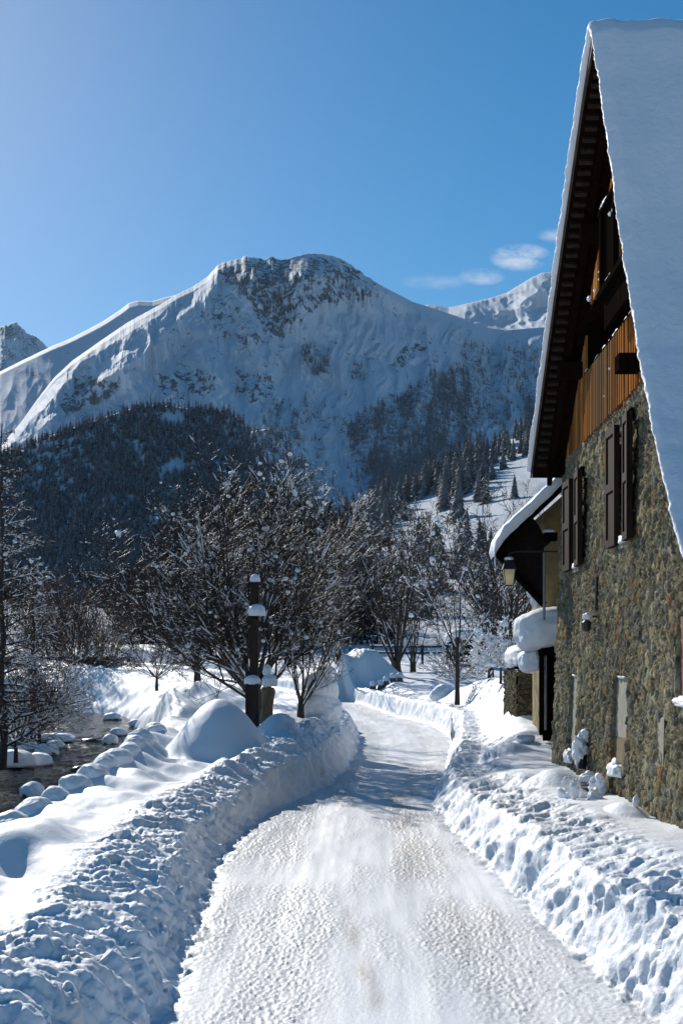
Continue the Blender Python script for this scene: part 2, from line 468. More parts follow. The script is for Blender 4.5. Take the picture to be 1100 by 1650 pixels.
lum += .013 * fbm(xm * 11, ym * 11, zm * 11, oct=3, seed=63, gain=.55)
lum *= np.where(SL[msk] > 0, 1.0, .78) * rough[msk] * smooth(90, 30, ym) ** .3
dx = X.copy(); dy = Y.copy(); dz = Z.copy()
dx[msk] += lum * NX[msk]; dy[msk] += lum * NY[msk]; dz[msk] += lum * NZ[msk]
# road crumbs
rm = (SL < .15) & (SR < .15) & (Y < 75)
xm, ym, um = X[rm], Y[rm], U[rm]
tr = fbm(xm * 1.3, ym * .35, oct=3, seed=71) + .25 * fbm(xm * 6, ym * .35, oct=2, seed=70)
grit = np.clip(.55 + .9 * tr + .45 * (np.exp(-((um - .77) / .13) ** 2) + np.exp(-((um - .15) / .16) ** 2)) - .6 * np.exp(-((um - .42) / .12) ** 2) - .3 * np.exp(-((um - .6) / .06) ** 2), 0, 1)
g1, g2, gid = worley(xm * 26, ym * 20, seed=16)
crumb = .0036 * fbm(xm * 27, ym * 19, oct=3, seed=72, gain=.75) + .003 * fbm(xm * 7, ym * .8, oct=2, seed=76) + .026 * np.clip(.40 - g1, 0, 1) * (gid > .80) + .006 * perlin(xm * 30, ym * 24, seed=74)
dz[rm] += crumb * (.12 + 1.0 * grit ** 1.5) * smooth(60, 15, ym) + .014 * tr
# soft wind ripples on the untouched snow
sm = (~msk) & (~rm) & (Y < 40)
dz[sm] += .006 * fbm(X[sm] * 5, Y[sm] * 5, oct=2, seed=75)
GRIT = np.zeros_like(Z); GRIT[rm] = grit
BROWN = np.zeros_like(Z)
BROWN[rm] = np.clip(np.exp(-((um - .44 - .02 * perlin(ym * .8, ym * 0, seed=79)) / .022) ** 2) * smooth(14, 8.5, ym) * (.45 + .8 * perlin(xm * 3, ym * 1.6, seed=77)) + .45 * np.exp(-((um - .8) / .12) ** 2) * smooth(8, 13, ym) * smooth(26, 18, ym) * (.5 + 1.5 * tr), 0, 1)
DIRTB = np.zeros_like(Z); DIRTB[msk] = np.clip(rough[msk] * (perlin(X[msk] * 2.5, Y[msk] * 2.5, Z[msk] * 3, seed=78) * 1.6 - .25), 0, 1) * (SL[msk] > 0)
V = np.stack([dx, dy, dz], -1).reshape(-1, 3)
idx = np.arange(NR * NC).reshape(NR, NC)
Q = np.stack([idx[:-1, :-1], idx[:-1, 1:], idx[1:, 1:], idx[1:, :-1]], -1)
qsl = SL[:-1, :-1]; qsr = SR[:-1, :-1]
isroad = (qsl < 0) & (qsr < 0)
wet = ((X > XLE) & (X < XRE))[:-1, :-1] & (Z[:-1, :-1] < WATER - .2)
isbl = (~isroad) & (qsl >= 0) & (qsl < 1.0); isbr = (~isroad) & (qsr >= 0) & (qsr < 1.35)
island = (~isroad) & (~isbl) & (~isbr) & (~wet)
def piece(name, sel, mat, extra=None):
    q = Q[sel]; used, inv = np.unique(q, return_inverse=True)
    at = {k: v.reshape(-1)[used] for k, v in (extra or {}).items()}
    return struct(mesh_np(name, V[used], inv.reshape(-1, 4), mat, attrs=at))

def m_road():
    t = NT('packed road snow'); co = t.coord()
    n = t.noise(co, 30, 6, .75); n2 = t.noise(co, 75, 4, .7)
    g = t.math('MULTIPLY', t.attr('grit'), t.ramp(n, [(.38, .0), (.62, 1.0)]))
    c = t.mix(g, (.80, .81, .83), (.46, .46, .455))
    c = t.mix(t.math('MULTIPLY', t.attr('brown'), t.ramp(n2, [(.3, .25), (.6, 1.0)])), c, (.33, .27, .20))
    t.base(c); t.set(Roughness=.55, Specular_IOR_Level=.35)
    t.bump(t.math('ADD', n, t.math('MULTIPLY', n2, .7)), .55, .010); return t.m
def m_bank():
    t = NT('ploughed bank snow'); co = t.coord()
    n = t.noise(co, 26, 6, .62)
    c = t.mix(t.math('MULTIPLY', t.attr('dirt'), .45), (.80, .82, .855), (.50, .48, .44))
    t.base(c); t.set(Roughness=.6, Specular_IOR_Level=.3); t.bump(n, .5, .02); return t.m
ROADM = m_road(); BANKM = m_bank()
piece('road', isroad, ROADM, {'grit': GRIT, 'brown': BROWN})
piece('snow_bank', isbl, BANKM, {'dirt': DIRTB})
piece('snow_bank', isbr, BANKM, {'dirt': DIRTB * 0})
piece('snow_ground', island, SNOW)
piece('river_bed', wet, m_plain('river bed stones', (.06, .055, .05), .6, .6, 6))
def gz(x, y): return float(ground(np.array([float(x)]), np.array([float(y)]))[0][0])

# river
def m_water():
    t = NT('river water'); co = t.coord((1.0, .45, 1)); n = t.noise(co, 2.4, 5, .62); n2 = t.noise(t.coord((1, .7, 1)), 11, 3, .6)
    foam = t.ramp(t.noise(t.coord((1.2, .5, 1)), 3.2, 7, .7), [(.64, 0), (.72, 1.0)])
    t.base(t.mix(t.math('MULTIPLY', foam, .12), (.006, .010, .013), (.55, .6, .65)))
    t.set(Roughness=.08, Specular_IOR_Level=.4, IOR=1.13); t.bump(t.math('ADD', n, t.math('MULTIPLY', n2, .4)), 1.0, .45); return t.m
ny_, nx_ = 420, 220
wy = np.exp(np.linspace(math.log(6), math.log(126), ny_)); WYg, WU = np.meshgrid(wy, np.linspace(0, 1, nx_), indexing='ij')
a0, b0 = river_edges(WYg); WXg = (b0 - 1.2) + WU * (a0 - b0 + 3.0)
WZ = WATER + .035 * ridged(WXg * .9, WYg * .6, 3, seed=91) + .03 * perlin(WXg * .6, WYg * .35, seed=92)
ii = np.arange(ny_ * nx_).reshape(ny_, nx_)
struct(mesh_np('river', np.stack([WXg, WYg, WZ], -1).reshape(-1, 3), np.stack([ii[:-1, :-1], ii[:-1, 1:], ii[1:, 1:], ii[1:, :-1]], -1).reshape(-1, 4), m_water()))

# wide base sheet so that nothing ends in the void
g = 8000.0
struct(mesh_np('valley_floor', [(-g, -g, -2.2), (g, -g, -2.2), (g, g, -2.2), (-g, g, -2.2)], [(0, 1, 2, 3)], SNOW, smooth_shade=False))
# snow field behind and beside the viewer
sxx = np.linspace(-60, 60, 120); syy = np.linspace(-40, 3.02, 80); SYg, SXg = np.meshgrid(syy, sxx, indexing='ij')
SZ = np.where(np.abs(SXg) < 1.6, 0.0, .4) ; sl_ = smooth(1.2, 1.9, np.abs(SXg)); SZ = .45 * sl_ - 1.5 * smooth(-3.8, -4.6, SXg) - .01
ii = np.arange(SZ.size).reshape(SZ.shape)
struct(mesh_np('snow_field', np.stack([SXg, SYg, SZ], -1).reshape(-1, 3), np.stack([ii[:-1, :-1], ii[:-1, 1:], ii[1:, 1:], ii[1:, :-1]], -1).reshape(-1, 4), SNOW))

# ------------------------------------------------------------------ hills and mountains: each surface is a sheet in real depth
def relief(name, pxs, rows, crest, foot, Dc, Df, mat, power=1.0, disp=None, attrf=None, back=True, rnd_top=.0):
    """pxs: columns; crest/foot(px)->py; Dc/Df(px)->depth in metres; disp(px,py,X,Y)->depth change in metres"""
    t = np.linspace(0, 1, rows)
    T, PX = np.meshgrid(t, pxs, indexing='ij')
    c = crest(PX); f = foot(PX)
    PY = f + (c - f) * T
    td = T ** power
    D = Df(PX) + (Dc(PX) - Df(PX)) * td + rnd_top * (Dc(PX) - Df(PX)) * np.clip((T - .9) / .1, 0, 1) ** 2 * .1
    if disp is not None:
        D = D + disp(PX, PY, D, T)
    D = np.maximum.accumulate(D, axis=0)
    XX = (PX - VX) * D / F; ZZ = EYE + (HY - PY) * D / F
    at = attrf(PX, PY, D, T, XX, ZZ) if attrf else {}
    if back:      # far side falling away behind the crest
        nb = 12
        for i in range(1, nb + 1):
            k = (i / nb)
            XX = np.vstack([XX, XX[rows - 1:rows] * (1 + .5 * k)]); zc = ZZ[rows - 1:rows]
            D = np.vstack([D, D[rows - 1:rows] * (1 + .5 * k)]); ZZ = np.vstack([ZZ, zc - (zc + 60) * k ** .8 * .98])
            at = {kk: np.concatenate([v, v[rows - 1:rows]]) for kk, v in at.items()}
    R, Cn = D.shape; ii = np.arange(R * Cn).reshape(R, Cn)
    o = mesh_np(name, np.stack([XX, D, ZZ], -1).reshape(-1, 3), np.stack([ii[:-1, :-1], ii[:-1, 1:], ii[1:, 1:], ii[1:, :-1]], -1).reshape(-1, 4), mat,
                attrs={k: v.reshape(-1) for k, v in at.items()})
    struct(o)
    return dict(PX=PX, PY=PY, X=XX[:rows], Y=D[:rows], Z=ZZ[:rows], o=o)

def poly_mask(PX, PY, poly, soft=0):
    """1 inside the polygon; soft = feather in px by averaging jittered tests"""
    def inside(a, b):
        r = np.zeros(a.shape, bool); n = len(poly)
        for i in range(n):
            x1, y1 = poly[i]; x2, y2 = poly[(i + 1) % n]
            if y1 == y2: continue
            c = ((y1 > b) != (y2 > b)) & (a < (x2 - x1) * (b - y1) / (y2 - y1) + x1)
            r ^= c
        return r.astype(float)
    if not soft: return inside(PX, PY)
    s = 0
    for dx_, dy_ in ((0, 0), (1, 0), (-1, 0), (0, 1), (0, -1), (.7, .7), (-.7, .7), (.7, -.7), (-.7, -.7)):
        s = s + inside(PX + dx_ * soft, PY + dy_ * soft)
    return s / 9

def m_mountain(name, rock=(.10, .10, .105), scale=.02, snow=(.60, .635, .69)):  # snow tint lowered so shaded faces read darker; shade partly in the colour
    t = NT(name); co = t.coord((1, 1, 1))
    n = t.noise(co, scale * 3.2, 7, .68); n2 = t.noise(co, scale, 5, .6)
    a = t.math('ADD', t.attr('rock'), t.math('MULTIPLY', t.math('SUBTRACT', n, .5), 2.1))
    k = t.ramp(a, [(.47, 0), (.60, 1.0)])
    rc = t.ramp(n2, [(.3, tuple(c * .6 for c in rock)), (.7, tuple(c * 1.7 for c in rock))])
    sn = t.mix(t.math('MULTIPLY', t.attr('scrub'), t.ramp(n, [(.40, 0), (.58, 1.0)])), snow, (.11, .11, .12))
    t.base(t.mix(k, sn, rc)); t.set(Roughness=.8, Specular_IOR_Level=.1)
    t.bump(n, .35, 4.0); return t.m
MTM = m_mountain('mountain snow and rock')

# far peak at the left edge
cr = lambda px: np.interp(px, [-160, -60, -10, 0, 12, 24, 34, 44, 58, 70, 110, 200], [600, 560, 532, 524, 521, 516, 527, 536, 541, 552, 600, 660])
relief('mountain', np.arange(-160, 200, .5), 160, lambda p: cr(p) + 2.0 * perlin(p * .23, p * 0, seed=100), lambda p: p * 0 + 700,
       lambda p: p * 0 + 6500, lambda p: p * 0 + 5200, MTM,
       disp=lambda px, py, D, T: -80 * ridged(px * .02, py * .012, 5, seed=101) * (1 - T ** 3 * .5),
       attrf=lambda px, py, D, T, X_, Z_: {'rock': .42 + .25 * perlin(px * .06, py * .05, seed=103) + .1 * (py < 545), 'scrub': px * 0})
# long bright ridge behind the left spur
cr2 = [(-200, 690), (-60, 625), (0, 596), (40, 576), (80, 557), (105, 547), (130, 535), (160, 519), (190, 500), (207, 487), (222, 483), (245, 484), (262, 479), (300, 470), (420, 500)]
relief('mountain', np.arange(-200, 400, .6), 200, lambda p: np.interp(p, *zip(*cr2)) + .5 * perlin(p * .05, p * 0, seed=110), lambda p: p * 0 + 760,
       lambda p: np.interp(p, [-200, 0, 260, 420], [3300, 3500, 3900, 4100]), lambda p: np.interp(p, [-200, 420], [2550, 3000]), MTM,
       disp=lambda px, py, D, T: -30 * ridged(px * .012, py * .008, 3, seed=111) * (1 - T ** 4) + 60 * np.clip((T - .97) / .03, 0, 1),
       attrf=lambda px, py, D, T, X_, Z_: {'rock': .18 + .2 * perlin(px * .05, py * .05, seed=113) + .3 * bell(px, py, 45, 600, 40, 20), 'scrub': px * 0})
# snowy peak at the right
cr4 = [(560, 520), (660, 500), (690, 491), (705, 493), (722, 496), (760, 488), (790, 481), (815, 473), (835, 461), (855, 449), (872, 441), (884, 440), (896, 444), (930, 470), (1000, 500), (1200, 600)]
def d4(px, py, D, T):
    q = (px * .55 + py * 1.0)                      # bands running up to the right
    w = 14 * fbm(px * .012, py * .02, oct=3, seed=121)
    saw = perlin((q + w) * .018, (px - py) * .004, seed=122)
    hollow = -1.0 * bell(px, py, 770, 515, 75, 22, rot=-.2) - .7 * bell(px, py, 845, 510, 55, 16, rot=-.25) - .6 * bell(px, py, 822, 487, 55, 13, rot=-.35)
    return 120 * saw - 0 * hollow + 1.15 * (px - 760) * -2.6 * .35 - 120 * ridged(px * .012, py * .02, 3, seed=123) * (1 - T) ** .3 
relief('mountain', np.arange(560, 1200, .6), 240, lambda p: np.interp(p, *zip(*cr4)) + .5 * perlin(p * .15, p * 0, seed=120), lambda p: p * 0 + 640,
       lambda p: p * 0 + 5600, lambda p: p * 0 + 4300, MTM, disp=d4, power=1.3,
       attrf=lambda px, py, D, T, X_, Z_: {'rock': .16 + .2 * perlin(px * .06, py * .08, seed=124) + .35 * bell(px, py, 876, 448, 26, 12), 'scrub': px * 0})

# main massif
CM = [(-400, 860), (-200, 790), (-60, 745), (0, 716), (30, 682), (60, 640), (85, 608), (115, 580), (165, 545), (205, 518), (240, 499), (262, 487), (285, 473), (310, 461), (335, 444), (350, 427), (362, 421),
      (385, 417), (393, 412), (410, 414), (425, 418), (440, 412), (446, 417), (458, 418), (465, 416), (475, 413), (490, 409), (510, 408), (530, 411), (548, 416), (570, 430), (590, 445), (615, 461), (640, 474), (665, 487),
      (700, 498), (735, 510), (765, 522), (790, 530), (815, 533), (850, 530), (880, 528), (905, 520), (950, 500), (1050, 470), (1300, 420)]
ROCK = [  # polygons of bare rock in the massif, with strength
    ([(345, 425), (400, 412), (450, 414), (475, 420), (470, 470), (468, 520), (460, 555), (430, 540), (415, 510), (385, 470), (350, 455)], .34),
    ([(440, 412), (520, 408), (575, 430), (612, 462), (600, 490), (560, 492), (520, 497), (480, 520), (462, 545), (440, 500)], .26),
    ([(330, 470), (380, 480), (410, 510), (430, 560), (395, 570), (350, 545), (320, 510)], .17),
    ([(90, 650), (130, 600), (200, 605), (190, 640), (140, 660), (100, 672)], .34),
    ([(245, 600), (300, 590), (350, 600), (345, 640), (280, 645), (250, 630)], .24),
    ([(370, 590), (440, 600), (450, 640), (400, 655), (375, 630)], .20),
    ([(615, 610), (640, 560), (690, 545), (700, 560), (660, 590), (630, 610)], .22),
    ([(640, 560), (700, 540), (705, 552), (650, 582)], .3),
    ([(845, 620), (880, 560), (905, 540), (905, 580), (870, 620)], .18),
    ([(730, 640), (765, 660), (770, 705), (745, 690)], .24),
]
SPURS = [  # lines along which the face stands out, lit on their upper-left side: (x0,y0,x1,y1,width,depth)
    (268, 496, 105, 600, 18, 55), (308, 505, 165, 600, 14, 50), (262, 548, 130, 640, 11, 36), (120, 600, 15, 716, 11, 34), (172, 600, 60, 690, 9, 26), (352, 436, 300, 506, 9, 18),
]
def dm(px, py, D, T):
    r = 0
    for (x0, y0, x1, y1, w, a) in SPURS:
        L = math.hypot(x1 - x0, y1 - y0); ux, uy = (x1 - x0) / L, (y1 - y0) / L
        wob = 5 * perlin(px * .03, py * .03, seed=131) + 3 * perlin(px * .09, py * .09, seed=132)
        s = (px - x0) * ux + (py - y0) * uy; q = (px - x0) * uy - (py - y0) * ux      # q>0: lower right
        q = -q + wob
        # q>0 upper-left
        al = smooth(-25, 25, s) * smooth(L + 25, L - 30, s)
        r = r - a * al * np.where(q > 0, np.clip(1 - q / w, 0, 1), np.clip(1 + q / (w * 3.0), 0, 1))
    wx_ = px + 14 * fbm(px * .02, py * .02, oct=2, seed=133)
    gul = ridged(wx_ * .011, py * .0028, 4, seed=134)
    rel = -46 * gul - 13 * ridged(wx_ * .03 + py * .006, py * .010, 3, seed=138)
    # funnel down to the valley
    fx = 555 + (py - 500) * -.06
    wd = np.interp(py, [420, 500, 700, 820], [60, 120, 70, 30])
    rel = rel + 120 * np.exp(-((px - fx) / wd) ** 2) * smooth(430, 520, py)
    rel = rel - 70 * np.exp(-((px - 470 - (py - 420) * -.1) / 40) ** 2) * smooth(640, 520, py)
    rk = 0
    for pl, s_ in ROCK[:3]: rk = np.maximum(rk, poly_mask(px, py, pl, 10) * s_ * 3)
    rel = rel - rk * 17 * ridged(px * .035 + py * .014, py * .014, 5, seed=135, gain=.6)
    rel = rel - 5 * ridged(px * .05, py * .03, 4, seed=136, gain=.55)
    return r + rel * smooth(1.0, .93, T) + 50 * np.clip((T - .985) / .015, 0, 1) * (px < 400)
SCRUB = [([(560, 690), (600, 660), (640, 645), (700, 600), (760, 590), (780, 640), (775, 700), (740, 760), (680, 790), (640, 780), (580, 800), (570, 740)], .75),
         ([(485, 560), (520, 555), (530, 590), (510, 610), (490, 590)], .6), ([(575, 590), (590, 590), (580, 620), (565, 615)], .5), ([(740, 560), (770, 550), (775, 640), (750, 640)], .6),
         ([(840, 640), (880, 630), (880, 690), (840, 690)], .7), ([(490, 640), (505, 640), (500, 680), (490, 680)], .5),
         ([(690, 600), (800, 560), (870, 560), (860, 640), (800, 700), (760, 720)], .35), ([(420, 640), (470, 650), (500, 700), (470, 720), (430, 690)], .4)]
def am(px, py, D, T, X_, Z_):
    wpx = px + 7 * fbm(px * .05, py * .05, oct=3, seed=140); wpy = py + 7 * fbm(px * .05 + 9, py * .05, oct=3, seed=141)
    k = .24 + .15 * fbm(px * .02, py * .02, oct=3, seed=142)
    for pl, s_ in ROCK: k = np.maximum(k, poly_mask(wpx, wpy, pl, 7) * (s_ + .26) * (1 + .35 * fbm(px * .09, py * .06, oct=3, seed=143)))
    s = 0 * px
    for pl, s_ in SCRUB: s = np.maximum(s, poly_mask(wpx, wpy, pl, 6) * s_)
    return {'rock': k, 'scrub': s}
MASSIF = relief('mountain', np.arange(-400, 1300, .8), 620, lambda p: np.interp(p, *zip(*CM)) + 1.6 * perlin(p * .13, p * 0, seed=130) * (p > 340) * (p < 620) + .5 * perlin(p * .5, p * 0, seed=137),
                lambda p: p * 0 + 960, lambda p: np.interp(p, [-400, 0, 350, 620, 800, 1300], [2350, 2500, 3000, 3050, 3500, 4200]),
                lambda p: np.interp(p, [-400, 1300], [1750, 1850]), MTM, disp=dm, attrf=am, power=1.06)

# forested knoll
CK = [(-500, 700), (-200, 730), (-60, 735), (0, 730), (30, 722), (60, 708), (110, 690), (150, 677), (200, 660), (240, 652), (280, 654), (320, 660), (365, 662), (390, 680), (408, 705), (418, 730), (440, 760), (480, 800), (505, 830), (540, 870), (580, 910), (640, 950), (760, 985)]
def ak(px, py, D, T, X_, Z_):
    s = 0 * px
    s = np.maximum(s, poly_mask(px, py, [(55, 712), (135, 700), (135, 780), (110, 810), (90, 800), (60, 770)], 8) * .5)
    return {'rock': s, 'scrub': s * 0}
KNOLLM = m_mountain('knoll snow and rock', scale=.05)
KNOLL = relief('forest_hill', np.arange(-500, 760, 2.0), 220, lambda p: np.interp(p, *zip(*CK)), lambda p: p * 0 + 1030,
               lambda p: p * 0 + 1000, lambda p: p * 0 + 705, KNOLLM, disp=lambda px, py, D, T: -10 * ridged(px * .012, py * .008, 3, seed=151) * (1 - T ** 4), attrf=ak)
# second wooded shoulder behind it (the dark strip beyond the first crest)
CK2 = [(340, 720), (380, 700), (430, 690), (455, 700), (470, 722), (490, 745), (505, 780), (520, 812), (545, 850), (600, 900)]
KNOLL2 = relief('forest_hill', np.arange(340, 600, 2.0), 120, lambda p: np.interp(p, *zip(*CK2)), lambda p: p * 0 + 960,
                lambda p: p * 0 + 1480, lambda p: p * 0 + 1100, KNOLLM, disp=lambda px, py, D, T: -6 * ridged(px * .012, py * .008, 3, seed=153), attrf=lambda px, py, D, T, X_, Z_: {'rock': px * 0, 'scrub': px * 0})

# sunny hillside rising to the right, and the fields along the valley at its foot
CH = [(-900, 930), (-200, 955), (-50, 962), (60, 966), (110, 972), (180, 982), (230, 990), (290, 985), (350, 965), (400, 940), (450, 905), (500, 868), (540, 846), (585, 826), (620, 811), (650, 797), (704, 772), (760, 738), (860, 690), (1000, 620), (1250, 500), (1700, 380)]
def dh(px, py, D, T):
    fields = 14 * perlin(px * .006, py * .05, seed=161) * (px < 420) + 5 * perlin(px * .02, py * .11, seed=163) * (px < 420)
    return fields - 6 * ridged(px * .007, py * .014, 3, seed=162) * (px >= 420)
HILLM = m_mountain('hillside snow', rock=(.16, .13, .10), scale=.25)
def ah(px, py, D, T, X_, Z_):
    s = np.clip(.1 + .8 * perlin(px * .02, py * .03, seed=165), 0, .55) * (px > 470)
    return {'rock': px * 0 + .05, 'scrub': s}
HILL = relief('hillside', np.arange(-900, 1700, 2.0), 320, lambda p: np.interp(p, *zip(*CH)), lambda p: p * 0 + 1058,
              lambda p: np.interp(p, [-900, 300, 500, 900, 1700], [640, 610, 600, 620, 480]), lambda p: p * 0 + 112, HILLM, disp=dh, attrf=ah, power=1.25)

# ------------------------------------------------------------------ stone house on the right
DARKWOOD = m_plain('dark stained wood', (.009, .0065, .005), .9, .3, 12, .4, .0, (1, 1, .12))
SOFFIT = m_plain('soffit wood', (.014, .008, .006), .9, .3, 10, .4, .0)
IRON = m_plain('black iron', (.015, .015, .017), .45, .1, 30, .3, .5)
ZINC = m_plain('grey zinc', (.22, .23, .24), .4, .1, 20, .2, .5)
PLASTER = m_plain('ochre plaster', (.30, .235, .12), .9, .5, 5, .3, .1)
PALEPL = m_plain('grey plaster infill', (.27, .26, .215), .9, .4, 7, .22, .1)
BROWNPL = m_plain('brown plaster base', (.19, .14, .08), .9, .4, 9, .3, .1)
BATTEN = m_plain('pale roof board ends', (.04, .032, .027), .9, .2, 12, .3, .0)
GLASSY = m_plain('dark window glass', (.02, .022, .025), .1, 0, 5, .1, .6)
REDWOOD = m_plain('faded red brown boards', (.17, .075, .05), .7, .3, 14, .3, .2, (1, 1, .15))

def m_planks():
    t = NT('larch planks'); co = t.coord((9, 9, .8)); n = t.noise(co, 3.0, 6, .65)
    tone = t.attr('tone')
    c = t.ramp(tone, [(0, (.11, .04, .012)), (.45, (.38, .13, .026)), (.75, (.54, .19, .04)), (1, (.50, .26, .09))])
    c = t.mix(t.ramp(n, [(.35, .75), (.62, 0.0)]), c, (.09, .05, .03))
    c = t.mix(t.math('MULTIPLY', t.attr('grey'), t.ramp(n, [(.3, .4), (.6, 1)])), c, (.13, .11, .075))
    t.base(c); t.set(Roughness=.9, Specular_IOR_Level=.0); t.bump(n, .4, .006); return t.m
PLANKM = m_planks()
def m_stone():
    t = NT('rubble stone wall'); co = t.coord(); n = t.noise(co, 26, 6, .65); n2 = t.noise(co, 5, 4, .6)
    c = t.attr('col', 'Color')
    c = t.mix(t.ramp(n, [(.35, .7), (.60, 0.0)]), c, (.055, .05, .035))
    c = t.mix(t.math('MULTIPLY', t.ramp(n, [(.52, 0), (.70, 1)]), .55), c, (.40, .36, .24))
    c = t.mix(t.ramp(n2, [(.55, 0), (.72, .35)]), c, (.09, .085, .06))
    t.base(c); t.set(Roughness=1.0, Specular_IOR_Level=.0); t.bump(n, .9, .03); return t.m
STONEM = m_stone()

NEARY, FARY, WOODZ = 11.15, 20.8, 5.15
def wx(z): return 2.88 + .04 * (np.asarray(z) - .6)
GX = 2.60                                    # rake plane: the roof overhangs the wall
DECK = [(21.03, 5.05), (20.07, 5.80), (19.26, 6.42), (18.4, 7.08), (17.1, 8.02), (15.98, 8.80), (15.30, 9.22), (14.16, 7.42), (13.65, 6.52), (13.12, 5.68), (12.6, 4.90), (11.77, 3.84), (11.17, 3.17), (10.75, 2.78)]
dky = np.array([p[0] for p in DECK])[::-1]; dkz = np.array([p[1] for p in DECK])[::-1]
def roofz(y): return np.interp(y, dky, dkz)
def under(y): return roofz(y) - .17 * np.where(np.asarray(y) > 15.3, 1.25, 1.9)

house = empty('stone_house', (2.95, 16, .5), 'tall stone farmhouse with steep snowy roof and orange plank gable at right', 'house')
HO = np.array(house.location)
def hp(o):      # keep the part where it was built while parenting it to the house
    o.parent = house; o.matrix_parent_inverse = Matrix.Translation(-house.location); return o

def stone_grid(name, y0, y1, z0, topf, xf, step, recess=(), seed=0, sgn=-1):
    ny = int((y1 - y0) / step) + 1; nz = int((5.3 - z0) / step) + 1
    yv = np.linspace(y0, y1, ny); tv = np.linspace(0, 1, nz)
    T, Yg = np.meshgrid(tv, yv, indexing='ij'); top = topf(Yg); Zg = z0 + (top - z0) * T
    wy_ = Yg + .07 * perlin(Yg * 3, Zg * 5, seed=seed + 1) + .028 * perlin(Yg * 13, Zg * 13, seed=seed + 2); wz_ = Zg + .05 * perlin(Yg * 4 + 9, Zg * 4, seed=seed + 3) + .02 * perlin(Yg * 11, Zg * 13, seed=seed + 4)
    f1, f2, cid = worley(wy_ * 5.6, wz_ * 7.4, seed=seed + 5); g1, g2, gid = worley(wy_ * 13, wz_ * 17, seed=seed + 6)
    small = perlin(Yg * 1.3, Zg * 1.3, seed=seed + 7) > .08
    edge = np.where(small, (g2 - g1) * .55, f2 - f1); ids = np.where(small, gid, cid)
    body = smooth(.02, .2, edge)
    h = .034 * body * (.4 + ids) + .012 * fbm(Yg * 9, Zg * 9, oct=3, seed=seed + 8)
    pal = 1.2 * np.array([(.13, .12, .085), (.20, .175, .11), (.10, .105, .095), (.26, .215, .12), (.155, .15, .125), (.30, .27, .185), (.075, .075, .065), (.22, .15, .08), (.17, .17, .15), (.34, .29, .17)])
    col = pal[(ids * 9.999).astype(int)]
    r2 = ((ids * 977) % 1); col = np.where((r2 > .985)[..., None], np.array((.30, .15, .065)), col)
    mort = np.array((.19, .175, .12))
    col = (col * .88 + np.array((.175, .155, .105)) * .12) * 1.06; col = mort * (1 - body[..., None]) + col * body[..., None]
    stain = smooth(-.25, .35, perlin(Yg * .5, Zg * .35, seed=seed + 9)); col = col * (.85 + .3 * stain[..., None])
    X_ = xf(Zg) + sgn * h
    for (a, b, c, d, dep) in recess:
        m_ = (Yg > a) & (Yg < b) & (Zg > c) & (Zg < d); X_ = np.where(m_, xf(Zg) - sgn * dep, X_)
    ii = np.arange(X_.size).reshape(X_.shape)
    q = np.stack([ii[:-1, :-1], ii[1:, :-1], ii[1:, 1:], ii[:-1, 1:]], -1).reshape(-1, 4)
    return np.stack([X_, Yg, Zg], -1).reshape(-1, 3), q, col.reshape(-1, 3)
WIN = {'front': (15.33, 15.80, 3.45, 4.80), 'rear': (18.80, 19.25, 3.42, 4.66)}
BLIND = [(18.62, 19.28, .72, 1.92), (15.08, 15.95, .80, 1.92)]
rec = [(a, b, c, d, .16) for (a, b, c, d) in WIN.values()] + [(a, b, c, d, .05) for (a, b, c, d) in BLIND] + [(11.95, 12.74, 1.72, 2.49, .06)]
v, q, c = stone_grid('wall', NEARY, FARY, -.4, lambda y: np.minimum(WOODZ, under(y)), wx, .0225, rec, 200)
hp(mesh_np('wall', v, q, STONEM, attrs={'col': c}))
# far end wall and near end wall (perpendicular), coarser
for (yy_, top, sg) in ((FARY, 5.0, 1), (NEARY, float(under(NEARY)), -1)):
    v, q, c = stone_grid('wall', 0, 8.2, -.4, lambda y: y * 0 + top, lambda z: z * 0, .05, (), 230 + sg)
    w = v.copy(); w[:, 0] = 2.86 + v[:, 1] + .10 * 0; w[:, 1] = yy_ - sg * v[:, 0] * 1.0; w[:, 2] = v[:, 2]
    w[:, 0] = w[:, 0] + .04 * np.clip(v[:, 2] - .6, -1, 5) * (w[:, 0] < 3.2)
    hp(mesh_np('end_wall', w, q, STONEM, attrs={'col': c}))

# gable planks above the stone
def planks(name, spans, x0, th, w, gap, grey=None, parent=None):
    vs, fs, tone, gr = [], [], [], []; n = 0
    for (ya, yb, zlo, zhi) in spans:
        y = ya
        while y < yb - .02:
            y2 = min(y + w, yb); zb = zlo((y + y2) / 2) + rng.uniform(-.015, .015); zt = [zhi(y), zhi(y2)]
            if min(zt) > zb + .03:
                xo = x0 + rng.uniform(-.006, .006)
                vs += [(xo, y, zb), (xo, y2, zb), (xo, y2, zt[1]), (xo, y, zt[0]), (xo + th, y, zb), (xo + th, y2, zb), (xo + th, y2, zt[1]), (xo + th, y, zt[0])]
                for f in ((3, 2, 1, 0), (4, 5, 6, 7), (0, 1, 5, 4), (1, 2, 6, 5), (2, 3, 7, 6), (3, 0, 4, 7)): fs.append([n + i for i in f])
                tn = rng.uniform(.1, 1); tone += [tn] * 8; gr += [grey(y) if grey else 0] * 8; n += 8
            y += w + gap
    return hp(mesh_np(name, vs, np.array(fs), PLANKM, smooth_shade=False, attrs={'tone': tone, 'grey': gr}))
cap = lambda y: under(y) + .0
planks('plank_cladding', [(18.78, 20.82, lambda y: WOODZ, cap)], 3.045, .03, .108, .022); planks('plank_cladding', [(14.0, 18.78, lambda y: 6.95, cap)], 3.045, .03, .108, .022)
